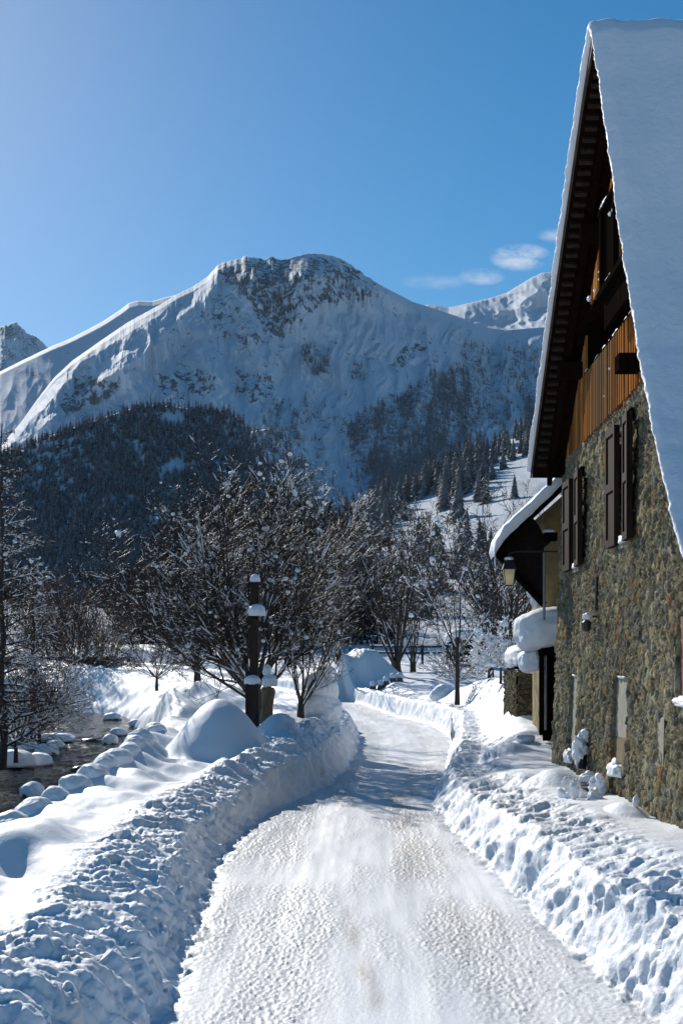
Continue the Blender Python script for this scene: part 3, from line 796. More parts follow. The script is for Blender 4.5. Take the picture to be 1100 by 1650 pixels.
planks('balcony_parapet', [(13.1, 18.78, lambda y: WOODZ - .04, lambda y: np.minimum(6.0, cap(y)))], 3.0, .045, .062, .074, grey=lambda y: float(np.clip(.9 * math.exp(-((y - 17.3) / 1.0) ** 2) + rng.uniform(-.2, .2), 0, 1)))
mb = MB(); mb.box((3.075, 16.25, 6.02), (.11, 5.0, .06)); mb.box((3.10, 16.25, 5.2), (.06, 5.0, .08))
hp(mb.build('balcony_rail', DARKWOOD)) 
# dark loggia behind the parapet, inner backing of the gable
mb = MB()
mb.box((4.25, 16.75, 6.0), (.06, 4.9, 2.0)); mb.box((3.66, 16.3, 5.08), (1.18, 5.6, .05)); mb.box((3.66, 16.6, 6.98), (1.16, 4.8, .05))
mb.box((3.66, 18.8, 5.95), (1.14, .05, 1.9))
hp(mb.build('loggia_interior', DARKWOOD))
mb = MB()
pts = [(3.085, y, float(under(y)) - .01) for y in (20.8, 19.26, 17.1, 15.35, 14.2)] + [(3.085, 14.2, 7.0), (3.085, 18.8, 7.0), (3.085, 18.8, 5.2), (3.085, 20.8, 5.2)]
bv = [(3.085, y, z) for y in np.linspace(14.1, 20.8, 40) for z in (7.0 if y < 18.79 else 5.2, max(float(under(y)) - .01, 7.0 if y < 18.79 else 5.2))]
bf = np.array([(2 * i, 2 * i + 1, 2 * i + 3, 2 * i + 2) for i in range(39)])
hp(mesh_np('cladding_backing', bv, bf, DARKWOOD, smooth_shade=False))
# snow on the parapet rail and tufts caught on the planks
mb = MB(); 
ys = np.linspace(14.6, 18.7, 60)
mb.tube([(3.06 + .01 * math.sin(y * 9), y, 6.055 + .012 * math.sin(y * 23)) for y in ys], [.022 + .012 * abs(math.sin(y * 7.3)) for y in ys], 6)
hp(mb.build('rail_snow', SNOW_TREE, smooth_shade=True))
for (px, py, r) in ((1011, 582, .05), (1006, 579, .03), (948, 483, .03), (957, 470, .02), (990, 334, .03), (982, 347, .025), (986, 341, .02), (965, 452, .02), (973, 640, .015), (981, 596, .018), (965, 440, .02)):
    d = (3.02 if py > 500 else 2.79) * F / (px - VX); p = P(px, py, d)
    hp(blob('snow_tuft', (p.x, p.y, p.z), (r, r * 1.6, r * 1.1), SNOW_TREE, sub=2, amp=.6, freq=3, seed=px))
# roof deck: extruded profile
pro = [(y, z) for y, z in DECK]
def offs(pr, dist):
    out = []
    for i, (y, z) in enumerate(pr):
        a = pr[max(i - 1, 0)]; b = pr[min(i + 1, len(pr) - 1)]
        if i == 6: out.append((y, z + dist * 1.35)); continue
        ty, tz = b[0] - a[0], b[1] - a[1]; L = math.hypot(ty, tz)
        out.append((y + tz / L * dist * -1 * -1 * (1 if False else 1) * (-1) * -1, z - ty / L * dist) if False else (y + dist * (-(-tz)) / L * -1, z + dist * (-ty) / L))
    return out
inner = offs(pro, -.13)
n = len(pro); RX1 = 12.0
mb = MB()
for x0, x1 in ((GX, RX1),):
    V8 = [(x0, y, z) for y, z in pro] + [(x0, y, z) for y, z in inner] + [(x1, y, z) for y, z in pro] + [(x1, y, z) for y, z in inner]
    fs = []
    for i in range(n - 1):
        fs += [(i, i + 1, 2 * n + i + 1, 2 * n + i), (n + i + 1, n + i, 3 * n + i, 3 * n + i + 1), (i + 1, i, n + i, n + i + 1), (2 * n + i, 2 * n + i + 1, 3 * n + i + 1, 3 * n + i)]
    fs += [(0, 2 * n, 3 * n, n), (n - 1, 2 * n - 1, 4 * n - 1, 3 * n - 1)]
    mb.add(V8, fs)
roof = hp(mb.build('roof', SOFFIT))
# ends of the roof boards showing under the far rake
mb = MB(); L = 0
for side in (0,):
    y = 20.85 if side == 0 else 15.0
    while (y > 15.5 if side == 0 else y > 11.2):
        z = float(np.interp(y, [a for a, _ in inner][::-1], [b for _, b in inner][::-1]))
        sl = math.atan(.725) if side == 0 else -math.atan(1.55)
        mb.box((GX + .115, y, z - .03), (.15 + rng.uniform(-.01, .01), .055, .05), Matrix.Rotation(-sl, 3, 'X').to_quaternion())
        y -= .125
b_ = hp(mb.build('roof_board_ends', BATTEN))
# rafters and purlins under the overhang, fascia
mb = MB()
def along(pr, i0, i1, x, w, h, drop):
    for i in range(i0, i1):
        (ya, za), (yb, zb) = pr[i], pr[i + 1]
        mb.hexa([(x, ya, za - drop - h), (x + w, ya, za - drop - h), (x + w, yb, zb - drop - h), (x, yb, zb - drop - h), (x, ya, za - drop), (x + w, ya, za - drop), (x + w, yb, zb - drop), (x, yb, zb - drop)])
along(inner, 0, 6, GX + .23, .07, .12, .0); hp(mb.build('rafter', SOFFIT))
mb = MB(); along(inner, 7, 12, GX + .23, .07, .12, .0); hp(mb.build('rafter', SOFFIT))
for (yc, zc, w, h, xo, mat) in ((19.1, 6.16, .22, .2, 2.72, SOFFIT), (20.62, 5.02, .16, .16, 2.78, DARKWOOD), (14.93, 5.33, .26, .18, 2.76, DARKWOOD), (15.3, 8.75, .2, .2, 2.66, SOFFIT), (17.3, 7.5, .18, .2, 2.74, SOFFIT)):
    mb = MB(); mb.box(((xo + 3.1) / 2, yc, zc), (3.1 - xo, w, h)); pl = hp(mb.build('purlin', mat))
BARGE = m_plain('weathered bargeboard', (.10, .08, .07), .8, .2, 10, .3, .05)
for a, b in ((0, 6), (7, 13)):
    mb = MB()
    for i in range(a, b):
        (ya, za), (yb, zb) = pro[i], pro[i + 1]; (yc, zc), (yd, zd) = inner[i], inner[i + 1]
        mb.hexa([(GX - .03, yc, zc), (GX - .004, yc, zc), (GX - .004, yd, zd), (GX - .03, yd, zd), (GX - .03, ya, za), (GX - .004, ya, za), (GX - .004, yb, zb), (GX - .03, yb, zb)])
    hp(mb.build('bargeboard', BARGE))
# snow lying on the roof, with a rough rounded edge at the rake
def roof_snow(pr, x0, x1, th, name, parent_fn, edge_n=10, step=.03, seedo=0, ripple=1.0):
    """pr: closed list along the slope (y,z); a thick sheet rounded at the x0 edge"""
    yv, zv, nv = [], [], []
    seg = [0]
    for i in range(1, len(pr)): seg.append(seg[-1] + math.hypot(pr[i][0] - pr[i - 1][0], pr[i][1] - pr[i - 1][1]))
    N = int(seg[-1] / step); s = np.linspace(0, seg[-1], N)
    ya = np.interp(s, seg, [p[0] for p in pr]); za = np.interp(s, seg, [p[1] for p in pr])
    k = 9; ker = np.ones(k) / k
    ty = np.gradient(np.convolve(np.pad(ya, k // 2, 'edge'), ker, 'valid')); tz = np.gradient(np.convolve(np.pad(za, k // 2, 'edge'), ker, 'valid')); L = np.hypot(ty, tz)
    ny_, nz_ = tz / L, -ty / L                        # outward (up) normal for a profile running towards -y
    sg = np.sign(nz_.mean()); ny_, nz_ = ny_ * sg, nz_ * sg
    # cross-section from underside lip round to the top, then across the slope
    cs = [(-.0, 0.0)] + [(-.05 * math.sin(a) - .02, th * .5 * (1 - math.cos(a))) for a in np.linspace(.25, math.pi / 2, 6)] 
    cs += [(-.07 + .17 * (1 - math.cos(a)), th * (.5 + .5 * math.sin(a))) for a in np.linspace(.2, math.pi / 2, 7)]
    far = list(.10 + (x1 - x0 - .10) * (np.linspace(.0, 1, 90)[1:] ** 1.7))
    cs += [(f, th) for f in far]
    A = np.array(cs); U_, Sg = np.meshgrid(np.arange(len(A)), s, indexing='ij')
    du = A[U_, 0]; hh = A[U_, 1]
    Yb = np.broadcast_to(ya, U_.shape); Zb = np.broadcast_to(za, U_.shape); Ny = np.broadcast_to(ny_, U_.shape); Nz = np.broadcast_to(nz_, U_.shape)
    rg = smooth(.5, .0, du)
    e = (.045 * fbm(Sg * 3.0, U_ * .12 + seedo, oct=2, seed=301) + .035 * perlin(Sg * 11, U_ * .22, seed=302) + .02 * perlin(Sg * 24, U_ * .3, seed=303)) * rg
    Xv = x0 + du + e * .28; 
    hgt = hh * (1 + .14 * fbm(Sg * 1.1, U_ * .02 + 3, oct=2, seed=304) * rg) + np.where(hh > th * .9, .03 * fbm(Sg * .35, du * 2.2, oct=3, seed=305) * ripple + .012 * perlin(Sg * 1.5, du * .7, seed=306) + .02 * np.exp(-((du - .14) / .12) ** 2), 0)
    Yv = Yb + Ny * hgt; Zv = Zb + Nz * hgt
    ii = np.arange(U_.size).reshape(U_.shape)
    q = np.stack([ii[:-1, :-1], ii[:-1, 1:], ii[1:, 1:], ii[1:, :-1]], -1).reshape(-1, 4)
    return parent_fn(mesh_np(name, np.stack([Xv, Yv, Zv], -1).reshape(-1, 3), q, SNOW_ROOF))
def rsub(o):
    o.parent = roof; return o
# smooth profile including the ridge
prs = pro[:6] + [(15.6, 9.04), (15.33, 9.16), (15.1, 8.94)] + pro[7:]
prs[0] = (21.06, 5.03)
roof_snow(prs, GX - .02, RX1, .10, 'roof_snow', rsub)

# windows with open shutters
SHUTW = m_plain('brown shutter paint', (.026, .018, .013), .75, .3, 12, .4, .05, (1, 1, .12))
def window(key, near_ang, far_ang, wn, wf):
    a, b, z0, z1 = WIN[key]; zm_ = (z0 + z1) / 2; xw = float(wx(zm_))
    mb = MB(); d_ = .05
    for (yc, zc, sy, sz) in ((a + .02, zm_, .05, z1 - z0), (b - .02, zm_, .05, z1 - z0), ((a + b) / 2, z1 - .02, b - a, .05), ((a + b) / 2, z0 + .02, b - a, .05), ((a + b) / 2, zm_, .035, z1 - z0 - .1), ((a + b) / 2, zm_ + .2, b - a - .1, .03)):
        mb.box((xw + .10 + (.003 if sy < sz else 0), yc, zc), (.05, sy, sz))
    w = hp(mb.build('window', m_plain('brown window frame', (.10, .065, .04), .6, .1, 10, .3, .3)))
    def sub(o): o.parent = w; return o
    mb = MB(); mb.box((xw + .13, (a + b) / 2, zm_), (.01, b - a - .02, z1 - z0 - .02)); sub(mb.build('pane', GLASSY))
    for (hy, ang, wd, dr) in ((a, near_ang, wn, -1), (b, far_ang, wf, 1)):
        # panel from the hinge outwards, standing off the wall by ang
        mb = MB(); ca, sa = math.cos(ang), math.sin(ang)
        def pt(u, t, z): return (xw - .085 - u * sa - t * ca, hy + dr * (u * ca - t * sa * 1.0), z)
        def slab(u0, u1, t0, t1, za, zb): mb.hexa([pt(u0, t0, za), pt(u1, t0, za), pt(u1, t1, za), pt(u0, t1, za), pt(u0, t0, zb), pt(u1, t0, zb), pt(u1, t1, zb), pt(u0, t1, zb)])
        slab(0, wd, 0, .03, z0 - .02, z1 + .02)
        fr = .055
        for (u0, u1, za, zb) in ((0, fr, z0 - .02, z1 + .02), (wd - fr, wd, z0 - .02, z1 + .02), (fr, wd - fr, z0 - .02, z0 + .07), (fr, wd - fr, z1 - .07, z1 + .02), (fr, wd - fr, zm_ - .05, zm_ + .05)):
            slab(u0, u1, .03, .048, za, zb); slab(u0, u1, -.018, 0, za, zb)
        sh = sub(mb.build('shutter', SHUTW))
    mb = MB(); mb.box((xw - .02, (a + b) / 2, z0 - .04), (.12, b - a + .08, .06)); sub(mb.build('sill', PALEPL))
    sub(blob('sill_snow', (xw - .05, (a + b) / 2 - .02, z0 - .005), (.075, (b - a) * .5, .085), SNOW, sub=3, amp=.3, flat=-.15, seed=int(a)))
    mb = MB(); mb.box((xw - .01, (a + b) / 2, z1 + .06), (.07, b - a + .16, .11)); sub(mb.build('lintel', DARKWOOD))
window('front', math.radians(3), math.radians(2), .38, .5)
window('rear', math.radians(3), math.radians(2), .50, .52)
# blocked windows and pale slabs let into the wall
for i, (a, b, z0, z1) in enumerate(BLIND):
    def pl(z_a, z_b, mat, nm):
        mb = MB(); 
        mb.hexa([(wx(z_a) + .025, a + .01, z_a), (wx(z_a) + .08, a + .01, z_a), (wx(z_a) + .08, b - .01, z_a), (wx(z_a) + .025, b - .01, z_a), (wx(z_b) + .025, a + .01, z_b), (wx(z_b) + .08, a + .01, z_b), (wx(z_b) + .08, b - .01, z_b), (wx(z_b) + .025, b - .01, z_b)])
        return hp(mb.build(nm, mat))
    zs = z0 + (.42 if i == 1 else .0)
    pl(zs + .003, z1 - .01, PALEPL, 'blocked_window')
    if i == 1: pl(z0, zs, BROWNPL, 'blocked_window_base')
    hp(blob('ledge_snow', (wx(z1) + .01, (a + b) / 2 + .1, z1 - .005), (.03, (b - a) * .3, .022), SNOW, sub=2, amp=.4, seed=i))
    hp(blob('sill_snow', (wx(z0) - .04, (a + b) / 2 - .05, z0 + .05), (.085, .30 if i else .22, .115), SNOW, sub=3, amp=.35, flat=-.5, seed=i + 4))
mb = MB(); mb.box((2.90, 13.35, 1.28), (.03, .32, .5), Matrix.Rotation(.12, 3, 'X').to_quaternion(), jit=.02); hp(mb.build('pale_slab', PALEPL))
# red brown board shutter at the near end, with its snowy sill
mb = MB()
for k in range(5): mb.box((wx(2.1) + .015 + .002 * (k % 2), 12.03 + k * .157, 2.105), (.03, .15, .76))
hp(mb.build('board_shutter', REDWOOD))
hp(blob('sill_snow', (wx(1.72) - .03, 12.4, 1.70), (.06, .36, .05), SNOW, sub=3, amp=.3, seed=9))
# iron bar and bracket lamp half way up
mb = MB(); mb.tube([(2.93, 17.2, 3.16), (2.93, 17.25, 2.74)], .022, 6); mb.box((2.95, 17.22, 2.95), (.05, .03, .05)); hp(mb.build('iron_bar', IRON))
mb = MB(); mb.tube([(2.97, 17.2, 2.66), (2.84, 17.2, 2.66), (2.80, 17.2, 2.60)], .014, 6); mb.tube([(2.80, 17.2, 2.62), (2.80, 17.2, 2.585), (2.80, 17.2, 2.50), (2.80, 17.2, 2.47)], [.02, .065, .055, .03], 8)
ml = hp(mb.build('bracket_lamp', IRON)); hp(blob('lamp_snow', (2.81, 17.2, 2.66), (.06, .06, .05), SNOW, sub=2, amp=.3, seed=3))
# projecting stub with clinging snow low on the wall
mb = MB(); mb.tube([(2.95, 17.55, 1.2), (2.82, 17.5, 1.0), (2.78, 17.45, .72)], [.05, .05, .06], 7); hp(mb.build('drain_spout', IRON))
hp(blob('spout_snow', (2.77, 17.5, .95), (.09, .10, .19), SNOW, sub=3, amp=.45, freq=2.2, seed=13)); hp(blob('spout_snow', (2.84, 17.5, 1.16), (.06, .07, .09), SNOW, sub=2, amp=.4, seed=14))
# outer plank screen, added forward of the shaded cladding to catch sun, filling the peak of the gable, with the attic window let into it
SX = 2.80
def sp(px, py, x=SX):
    d = x * F / (px - VX); return (x, d, EYE + (HY - py) * d / F)
lft = [sp(1000, 190), sp(946, 497)]; 
lf_z = lambda y: float(np.interp(y, [lft[0][1], lft[1][1]], [lft[0][2], lft[1][2]]))
bt_ = [sp(1012, 410), sp(972, 462), sp(946, 497)]
planks('plank_screen', [(lft[0][1] + .02, lft[1][1], lambda y: float(np.interp(y, [p[1] for p in bt_], [p[2] for p in bt_])) + rng.uniform(-.03, .03), lambda y: lf_z(y))], SX, .025, .075, .03)
mb = MB(); mb.prism([(SX + .03, lft[0][1], lft[0][2]), (SX + .03, lft[1][1], lft[1][2]), (SX + .03, lft[1][1], lft[1][2] - .07), (SX + .03, lft[0][1], lft[0][2] - .08)], (.24, 0, 0)); hp(mb.build('screen_beam', DARKWOOD))
def pbox(mb, p0, p1, x0, x1):
    a_, b_ = sp(*p0, x=x0), sp(*p1, x=x0)
    mb.box(((x0 + x1) / 2, (a_[1] + b_[1]) / 2, (a_[2] + b_[2]) / 2), (abs(x1 - x0), abs(a_[1] - b_[1]), abs(a_[2] - b_[2])))
mb = MB(); y0_, y1_ = sp(1026, 400)[1], sp(972, 400)[1]; z0_, z1_ = 6.35, 7.26
mb.box((SX - .02, y1_ - .05, (z0_ + z1_) / 2), (.09, .10, z1_ - z0_)); mb.box((SX - .02, (y0_ + y1_) / 2 + .1, (z0_ + z1_) / 2), (.09, .07, z1_ - z0_)); pass
mb.box((SX - .022, (14.4 + y1_ + .05) / 2, z1_ + .02), (.11, y1_ + .05 - 14.4, .05)); mb.box((SX - .03, (14.0 + y1_ + .05) / 2, z0_ - .03), (.13, y1_ + .05 - 14.0, .07)); mb.box((SX, y1_ - .35, (z0_ + z1_) / 2), (.03, .52, z1_ - z0_))
mb.box((SX + .02, (14.0 + y1_) / 2, z0_ - .24), (.05, y1_ - 14.0, .34))
aw = hp(mb.build('attic_window', DARKWOOD))
mb = MB(); mb.box((SX + .01, (14.42 + y1_) / 2, (z0_ + z1_) / 2), (.01, y1_ - 14.42, z1_ - z0_ - .02)); o = mb.build('pane', GLASSY); o.parent = aw
o = blob('ledge_snow', (SX - .03, y1_ - .3, z1_ + .05), (.05, .32, .035), SNOW, sub=3, amp=.3, seed=5); o.parent = aw
o = blob('ledge_snow', (SX - .04, y1_ - .7, z0_ + .01), (.05, .4, .018), SNOW, sub=3, amp=.3, seed=6); o.parent = aw
mb = MB(); mb.tube([(3.6, 17.9, 6.75), (3.6, 17.9, 6.7), (3.6, 17.9, 6.42), (3.6, 17.9, 6.38)], [.03, .06, .075, .05], 8); hp(mb.build('loggia_lamp', PALEPL))

# ------------------------------------------------------------------ plastered annex beyond, with its own roof
annex = empty('plastered_annex', (3.1, 23, 1.0), 'low ochre plastered annex with a snowy overhanging eave just beyond the stone house', 'house')
def ap(o): o.parent = annex; o.matrix_parent_inverse = Matrix.Translation(-annex.location); return o
mb = MB(); mb.prism([(3.06, 23.2, 0), (3.95, 23.2, 0), (3.95, 23.2, 5.45), (3.06, 23.2, 4.66)], (0, 1.6, 0)); mb.box((7.0, 23.3, 2.6), (6.1, 2.6, 5.2)); ap(mb.build('wall', PLASTER))
mb = MB(); mb.hexa([(2.70, 22.17, 4.42), (4.9, 22.17, 6.55), (4.9, 24.9, 6.55), (2.70, 24.9, 4.42), (2.70, 22.17, 4.52), (4.9, 22.17, 6.65), (4.9, 24.9, 6.65), (2.70, 24.9, 4.52)]); ap(mb.build('main_roof', DARKWOOD))
mb = MB(); mb.hexa([(2.72, 22.2, 4.52), (4.9, 22.2, 6.65), (4.9, 24.8, 6.65), (2.72, 24.8, 4.52), (2.78, 22.25, 4.72), (4.9, 22.25, 6.83), (4.9, 24.7, 6.83), (2.78, 24.7, 4.72)]); ap(mb.build('main_roof_snow', SNOW_ROOF))
# roof plane slopes down to the left; section in x-z, runs along y
rx = [(3.75, 5.55), (3.13, 4.93), (2.62, 4.45), (2.08, 3.95)]
def sect(name, y0, y1, up, dn, mat, pf):
    mb = MB()
    for (xa, za), (xb, zb) in zip(rx[:-1], rx[1:]):
        mb.hexa([(xa, y0, za + dn), (xa, y1, za + dn), (xb, y1, zb + dn), (xb, y0, zb + dn), (xa, y0, za + up), (xa, y1, za + up), (xb, y1, zb + up), (xb, y0, zb + up)])
    return pf(mb.build(name, mat))
ar = sect('roof', 21.3, 22.15, 0.0, -.13, DARKWOOD, ap)
# its snow: rounded thick slab
S_, Tn = 60, 60
sv = np.linspace(0, 1, S_); ang = np.linspace(0, 1, 24)
pth = np.array([(3.8, 5.60 + .2), (3.13, 4.93 + .19), (2.62, 4.45 + .19), (2.18, 4.05 + .17), (2.06, 3.93 + .10), (2.03, 3.90 - .02), (2.06, 3.86 - .08)])
sl_ = np.concatenate([[0], np.cumsum(np.hypot(*np.diff(pth, axis=0).T))]); ss_ = np.linspace(0, sl_[-1], S_)
pxs_ = np.interp(ss_, sl_, pth[:, 0]); pzs_ = np.interp(ss_, sl_, pth[:, 1])
yv = np.concatenate([[21.27, 21.24, 21.24, 21.27, 21.33], np.linspace(21.40, 22.15, 40)]); dr = np.concatenate([[-.22, -.17, -.08, -.02, 0], np.zeros(40)])
YY, SS_ = np.meshgrid(np.arange(len(yv)), np.arange(S_), indexing='ij')
XX_ = pxs_[SS_] + .012 * perlin(SS_ * .3, YY * .3, seed=71); ZZ_ = pzs_[SS_] + dr[YY] + .02 * perlin(SS_ * .15, YY * .3, seed=72) + .01 * perlin(SS_ * .7, YY * .9, seed=73)
ii = np.arange(YY.size).reshape(YY.shape)
o = mesh_np('roof_snow', np.stack([XX_, yv[YY] + .01 * perlin(SS_ * .4, YY * 2.3, seed=74), ZZ_], -1).reshape(-1, 3), np.stack([ii[:-1, :-1], ii[1:, :-1], ii[1:, 1:], ii[:-1, 1:]], -1).reshape(-1, 4), SNOW_ROOF)
o.parent = ar
# dark boarded bracing under the eave, running down to the wall
mb = MB()
poly = [(a_, 21.85, b_) for a_, b_ in ((2.10, 3.84), (2.70, 4.42), (2.80, 4.30), (2.86, 4.16), (2.98, 4.10), (2.98, 4.02), (2.88, 3.94), (2.88, 3.02), (2.80, 3.08), (2.62, 3.28), (2.32, 3.56))]
mb.prism(poly, (0, .25, 0)); ap(mb.build('boarded_bracket', m_plain('black brown boards', (.018, .013, .011), .8, .3, 12, .4, .1)))
mb = MB(); mb.tube([(2.14, 21.75, 3.82), (2.55, 21.78, 3.36), (2.88, 21.8, 3.02)], [.05, .05, .06], 6); ap(mb.build('brace', DARKWOOD))
for (px, py, r) in ((855, 953, .07), (862, 968, .08), (850, 938, .05)):
    p = P(px, py, 22.1); ap(blob('bracket_snow', tuple(p), (r, r, r * 1.4), SNOW_TREE, sub=2, amp=.35, seed=px))
mb = MB(); mb.box((2.97, 21.75, 4.10), (.20, .18, .13)); pn = ap(mb.build('purlin', DARKWOOD)); ap(blob('purlin_snow', (2.95, 21.72, 4.18), (.10, .09, .045), SNOW, sub=2, amp=.3, flat=-.3, seed=4))
mb = MB(); mb.tube([(2.87, 21.75, 3.85), (2.87, 21.75, 2.78)], .022, 8);  ap(mb.build('downpipe', ZINC))

# lantern hanging in front of the annex
LX, LY = P(819, 930, 21.2).x, 21.2
lan = empty('street_lantern', (LX, LY, 3.3), 'black street lantern with cream glass under the annex eave', 'lantern')
def lp(o): o.parent = lan; o.matrix_parent_inverse = Matrix.Translation(-lan.location); return o
zt, zb = 2 + (HY - 918) * LY / F, 2 + (HY - 943) * LY / F
mb = MB(); rt, rb = .088, .06
mb.hexa([(LX - rb, LY - rb, zb), (LX + rb, LY - rb, zb), (LX + rb, LY + rb, zb), (LX - rb, LY + rb, zb), (LX - rt, LY - rt, zt), (LX + rt, LY - rt, zt), (LX + rt, LY + rt, zt), (LX - rt, LY + rt, zt)])
tg = NT('cream glass'); tg.base((.80, .74, .52)); tg.set(Roughness=.3, Transmission_Weight=.0); tg.b.inputs['Emission Color'].default_value = (0, 0, 0, 1)
trn = tg.n('ShaderNodeBsdfTranslucent'); trn.inputs[0].default_value = (.85, .80, .58, 1); mxs = tg.n('ShaderNodeMixShader'); mxs.inputs[0].default_value = .6
tg.l(tg.b.outputs[0], mxs.inputs[1]); tg.l(trn.outputs[0], mxs.inputs[2]); tg.l(mxs.outputs[0], tg.out.inputs[0])
lp(mb.build('glass', tg.m))
mb = MB(); r = .108
mb.hexa([(LX - r, LY - r, zt), (LX + r, LY - r, zt), (LX + r, LY + r, zt), (LX - r, LY + r, zt), (LX - .07, LY - .07, zt + .12), (LX + .07, LY - .07, zt + .12), (LX + .07, LY + .07, zt + .12), (LX - .07, LY + .07, zt + .12)])
mb.box((LX, LY, zt + .14), (.08, .08, .05)); mb.box((LX, LY, zb - .008), (rb * 2 + .02, rb * 2 + .02, .016))
for sx in (-1, 1):
    for sy in (-1, 1): mb.tube([(LX + sx * rb, LY + sy * rb, zb), (LX + sx * rt, LY + sy * rt, zt)], .007, 5)
lp(mb.build('lantern_frame', IRON))
mb = MB(); mb.tube([(LX, LY, zt + .16), (LX, LY, zt + .24), (LX + .1, LY, zt + .28), (3.0, LY, zt + .28)], .014, 6); lp(mb.build('arm', IRON))
lp(blob('lantern_snow', (LX, LY, zt + .17), (.07, .07, .03), SNOW_TREE, sub=2, amp=.3, seed=2))

# small snowed-up entrance porch in the angle between the houses
porch = empty('entrance_porch', (3.0, 22.6, 1.0), 'small dark wooden entrance porch buried under a thick pillow of snow beside the house corner', 'porch')
def pp(o): o.parent = porch; o.matrix_parent_inverse = Matrix.Translation(-porch.location); return o
D0 = 22.4
p = P(869, 1065, D0)
mb = MB(); mb.box((3.16, D0 + .35, 2.33), (.50, .7, .22)); pp(mb.build('canopy', DARKWOOD))
mb = MB(); mb.box((2.915, D0, 1.62), (.075, .09, 1.4)); pp(mb.build('post', DARKWOOD)); mb = MB(); mb.box((2.985, D0 + .03, 1.65), (.03, .05, 1.3)); pp(mb.build('post', ZINC))
mb = MB()
mb.box((3.3, D0 + .5, 1.55), (.6, .05, 1.5)); mb.box((3.06, D0 + .44, 1.55), (.04, .06, 1.46)); 
for zc in (1.2, 1.55, 1.9, 2.2): mb.box((3.2, D0 + .45, zc), (.3, .05, .04))
pp(mb.build('door', DARKWOOD))
def pillow(name, c, size, pf, seed, rz=0, cut=-.75, e=.45, mat=SNOW):
    v, f = ICO[4]; v = v.copy()
    v = np.sign(v) * np.abs(v) ** (e + .38); v = v / np.maximum(1e-6, np.max(np.abs(v), axis=1))[:, None] * .22 + v * .78
    n_ = fbm(v[:, 0] * 1.4 + seed, v[:, 1] * 1.4, v[:, 2] * 1.4, oct=3, seed=seed); v = v * (1 + .09 * n_)[:, None]
    v[:, 2] = np.maximum(v[:, 2], cut); v = v * np.array(size)
    if rz: 
        cs, sn = math.cos(rz), math.sin(rz); v = np.stack([v[:, 0] * cs + v[:, 2] * sn, v[:, 1], -v[:, 0] * sn + v[:, 2] * cs], 1)
    return pf(mesh_np(name, v + np.array(c), f, mat))
pillow('canopy_snow', (3.02, D0 + .4, 2.66), (.52, .62, .34), pp, 21, rz=-.22, cut=-.9)
pillow('canopy_snow', (2.84, D0 + .75, 2.14), (.22, .4, .20), pp, 23, rz=-.2, cut=-.9)
# low stone wall with its own snow left of the porch
lw = empty('low_stone_wall', (3.15, 26.2, 1.2), 'short dark stone wall capped with snow left of the entrance porch', 'wall')
def lwp(o): o.parent = lw; o.matrix_parent_inverse = Matrix.Translation(-lw.location); return o
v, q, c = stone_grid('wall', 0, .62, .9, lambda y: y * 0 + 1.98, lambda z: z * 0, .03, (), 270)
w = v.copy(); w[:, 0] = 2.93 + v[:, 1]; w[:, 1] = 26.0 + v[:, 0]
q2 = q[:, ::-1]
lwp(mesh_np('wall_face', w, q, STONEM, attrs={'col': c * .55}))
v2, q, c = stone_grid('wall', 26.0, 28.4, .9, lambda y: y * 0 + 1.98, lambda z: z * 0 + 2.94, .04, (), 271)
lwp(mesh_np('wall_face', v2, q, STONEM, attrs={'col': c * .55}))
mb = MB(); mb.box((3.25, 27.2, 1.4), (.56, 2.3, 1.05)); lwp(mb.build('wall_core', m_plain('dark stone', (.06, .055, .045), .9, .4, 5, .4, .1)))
mb = MB(); mb.box((3.2, 26.1, 2.02), (.62, .3, .05)); lwp(mb.build('coping', DARKWOOD))
pillow('wall_snow', (3.2, 27.0, 2.24), (.36, 1.2, .24), lwp, 25, cut=-.9)
pillow('wall_snow', (3.3, 26.1, 2.0), (.3, .2, .1), lwp, 26, cut=-.9)
# dry plants in the gap by the corner
# ------------------------------------------------------------------ snow-covered things at the foot of the wall
pot = empty('snowed_flower_tub', (2.55, 15.9, .4), 'snow-filled flower tub with spiky snow rims against the stone wall', 'flower tub')
def tp(o): o.parent = pot; o.matrix_parent_inverse = Matrix.Translation(-pot.location); return o
def prof_lathe(c, prof, n=28, wob=.0, seed=0):
    vs = []; 
    for i, (r, z) in enumerate(prof):
        for k in range(n):
            th = 2 * math.pi * k / n; rr = r * (1 + wob * float(perlin(np.array([math.cos(th) * 1.6 + seed]), np.array([math.sin(th) * 1.6 + z * 3]))[0]))
            zz = z + (wob * .35 * float(perlin(np.array([math.cos(th) * 2 + seed]), np.array([math.sin(th) * 2]), seed=4)[0]) if i >= len(prof) // 3 else 0)
            vs.append((c[0] + rr * math.cos(th), c[1] + rr * math.sin(th), c[2] + zz))
    f = [(i * n + k, i * n + (k + 1) % n, (i + 1) * n + (k + 1) % n, (i + 1) * n + k) for i in range(len(prof) - 1) for k in range(n)]
    return np.array(vs), np.array(f)
v, f = prof_lathe((2.50, 15.75, .25), [(.22, 0), (.23, .15), (.26, .3), (.275, .36), (.25, .385), (.2, .35), (.12, .3), (.0, .29)], wob=.25, seed=3)
tp(mesh_np('tub_snow', v, f, SNOW))
for (px, py, d, sx, sz, sd) in ((912, 1262, 15.7, .05, .075, 1), (925, 1272, 15.3, .06, .12, 2), (962, 1268, 15.8, .10, .16, 3), (958, 1290, 15.2, .09, .13, 4), (948, 1255, 16.3, .12, .08, 5)):
    p = P(px, py, d); tp(blob('snow_spike', tuple(p), (sx, sx, sz), SNOW, sub=3, amp=.35, seed=sd))
mb = MB(); mb.tube([(2.62, 16.1, .2), (2.62, 16.1, .62)], [.2, .24], 14); tp(mb.build('tub', m_plain('dark terracotta', (.07, .045, .035), .8, .2, 9, .3, .2)))
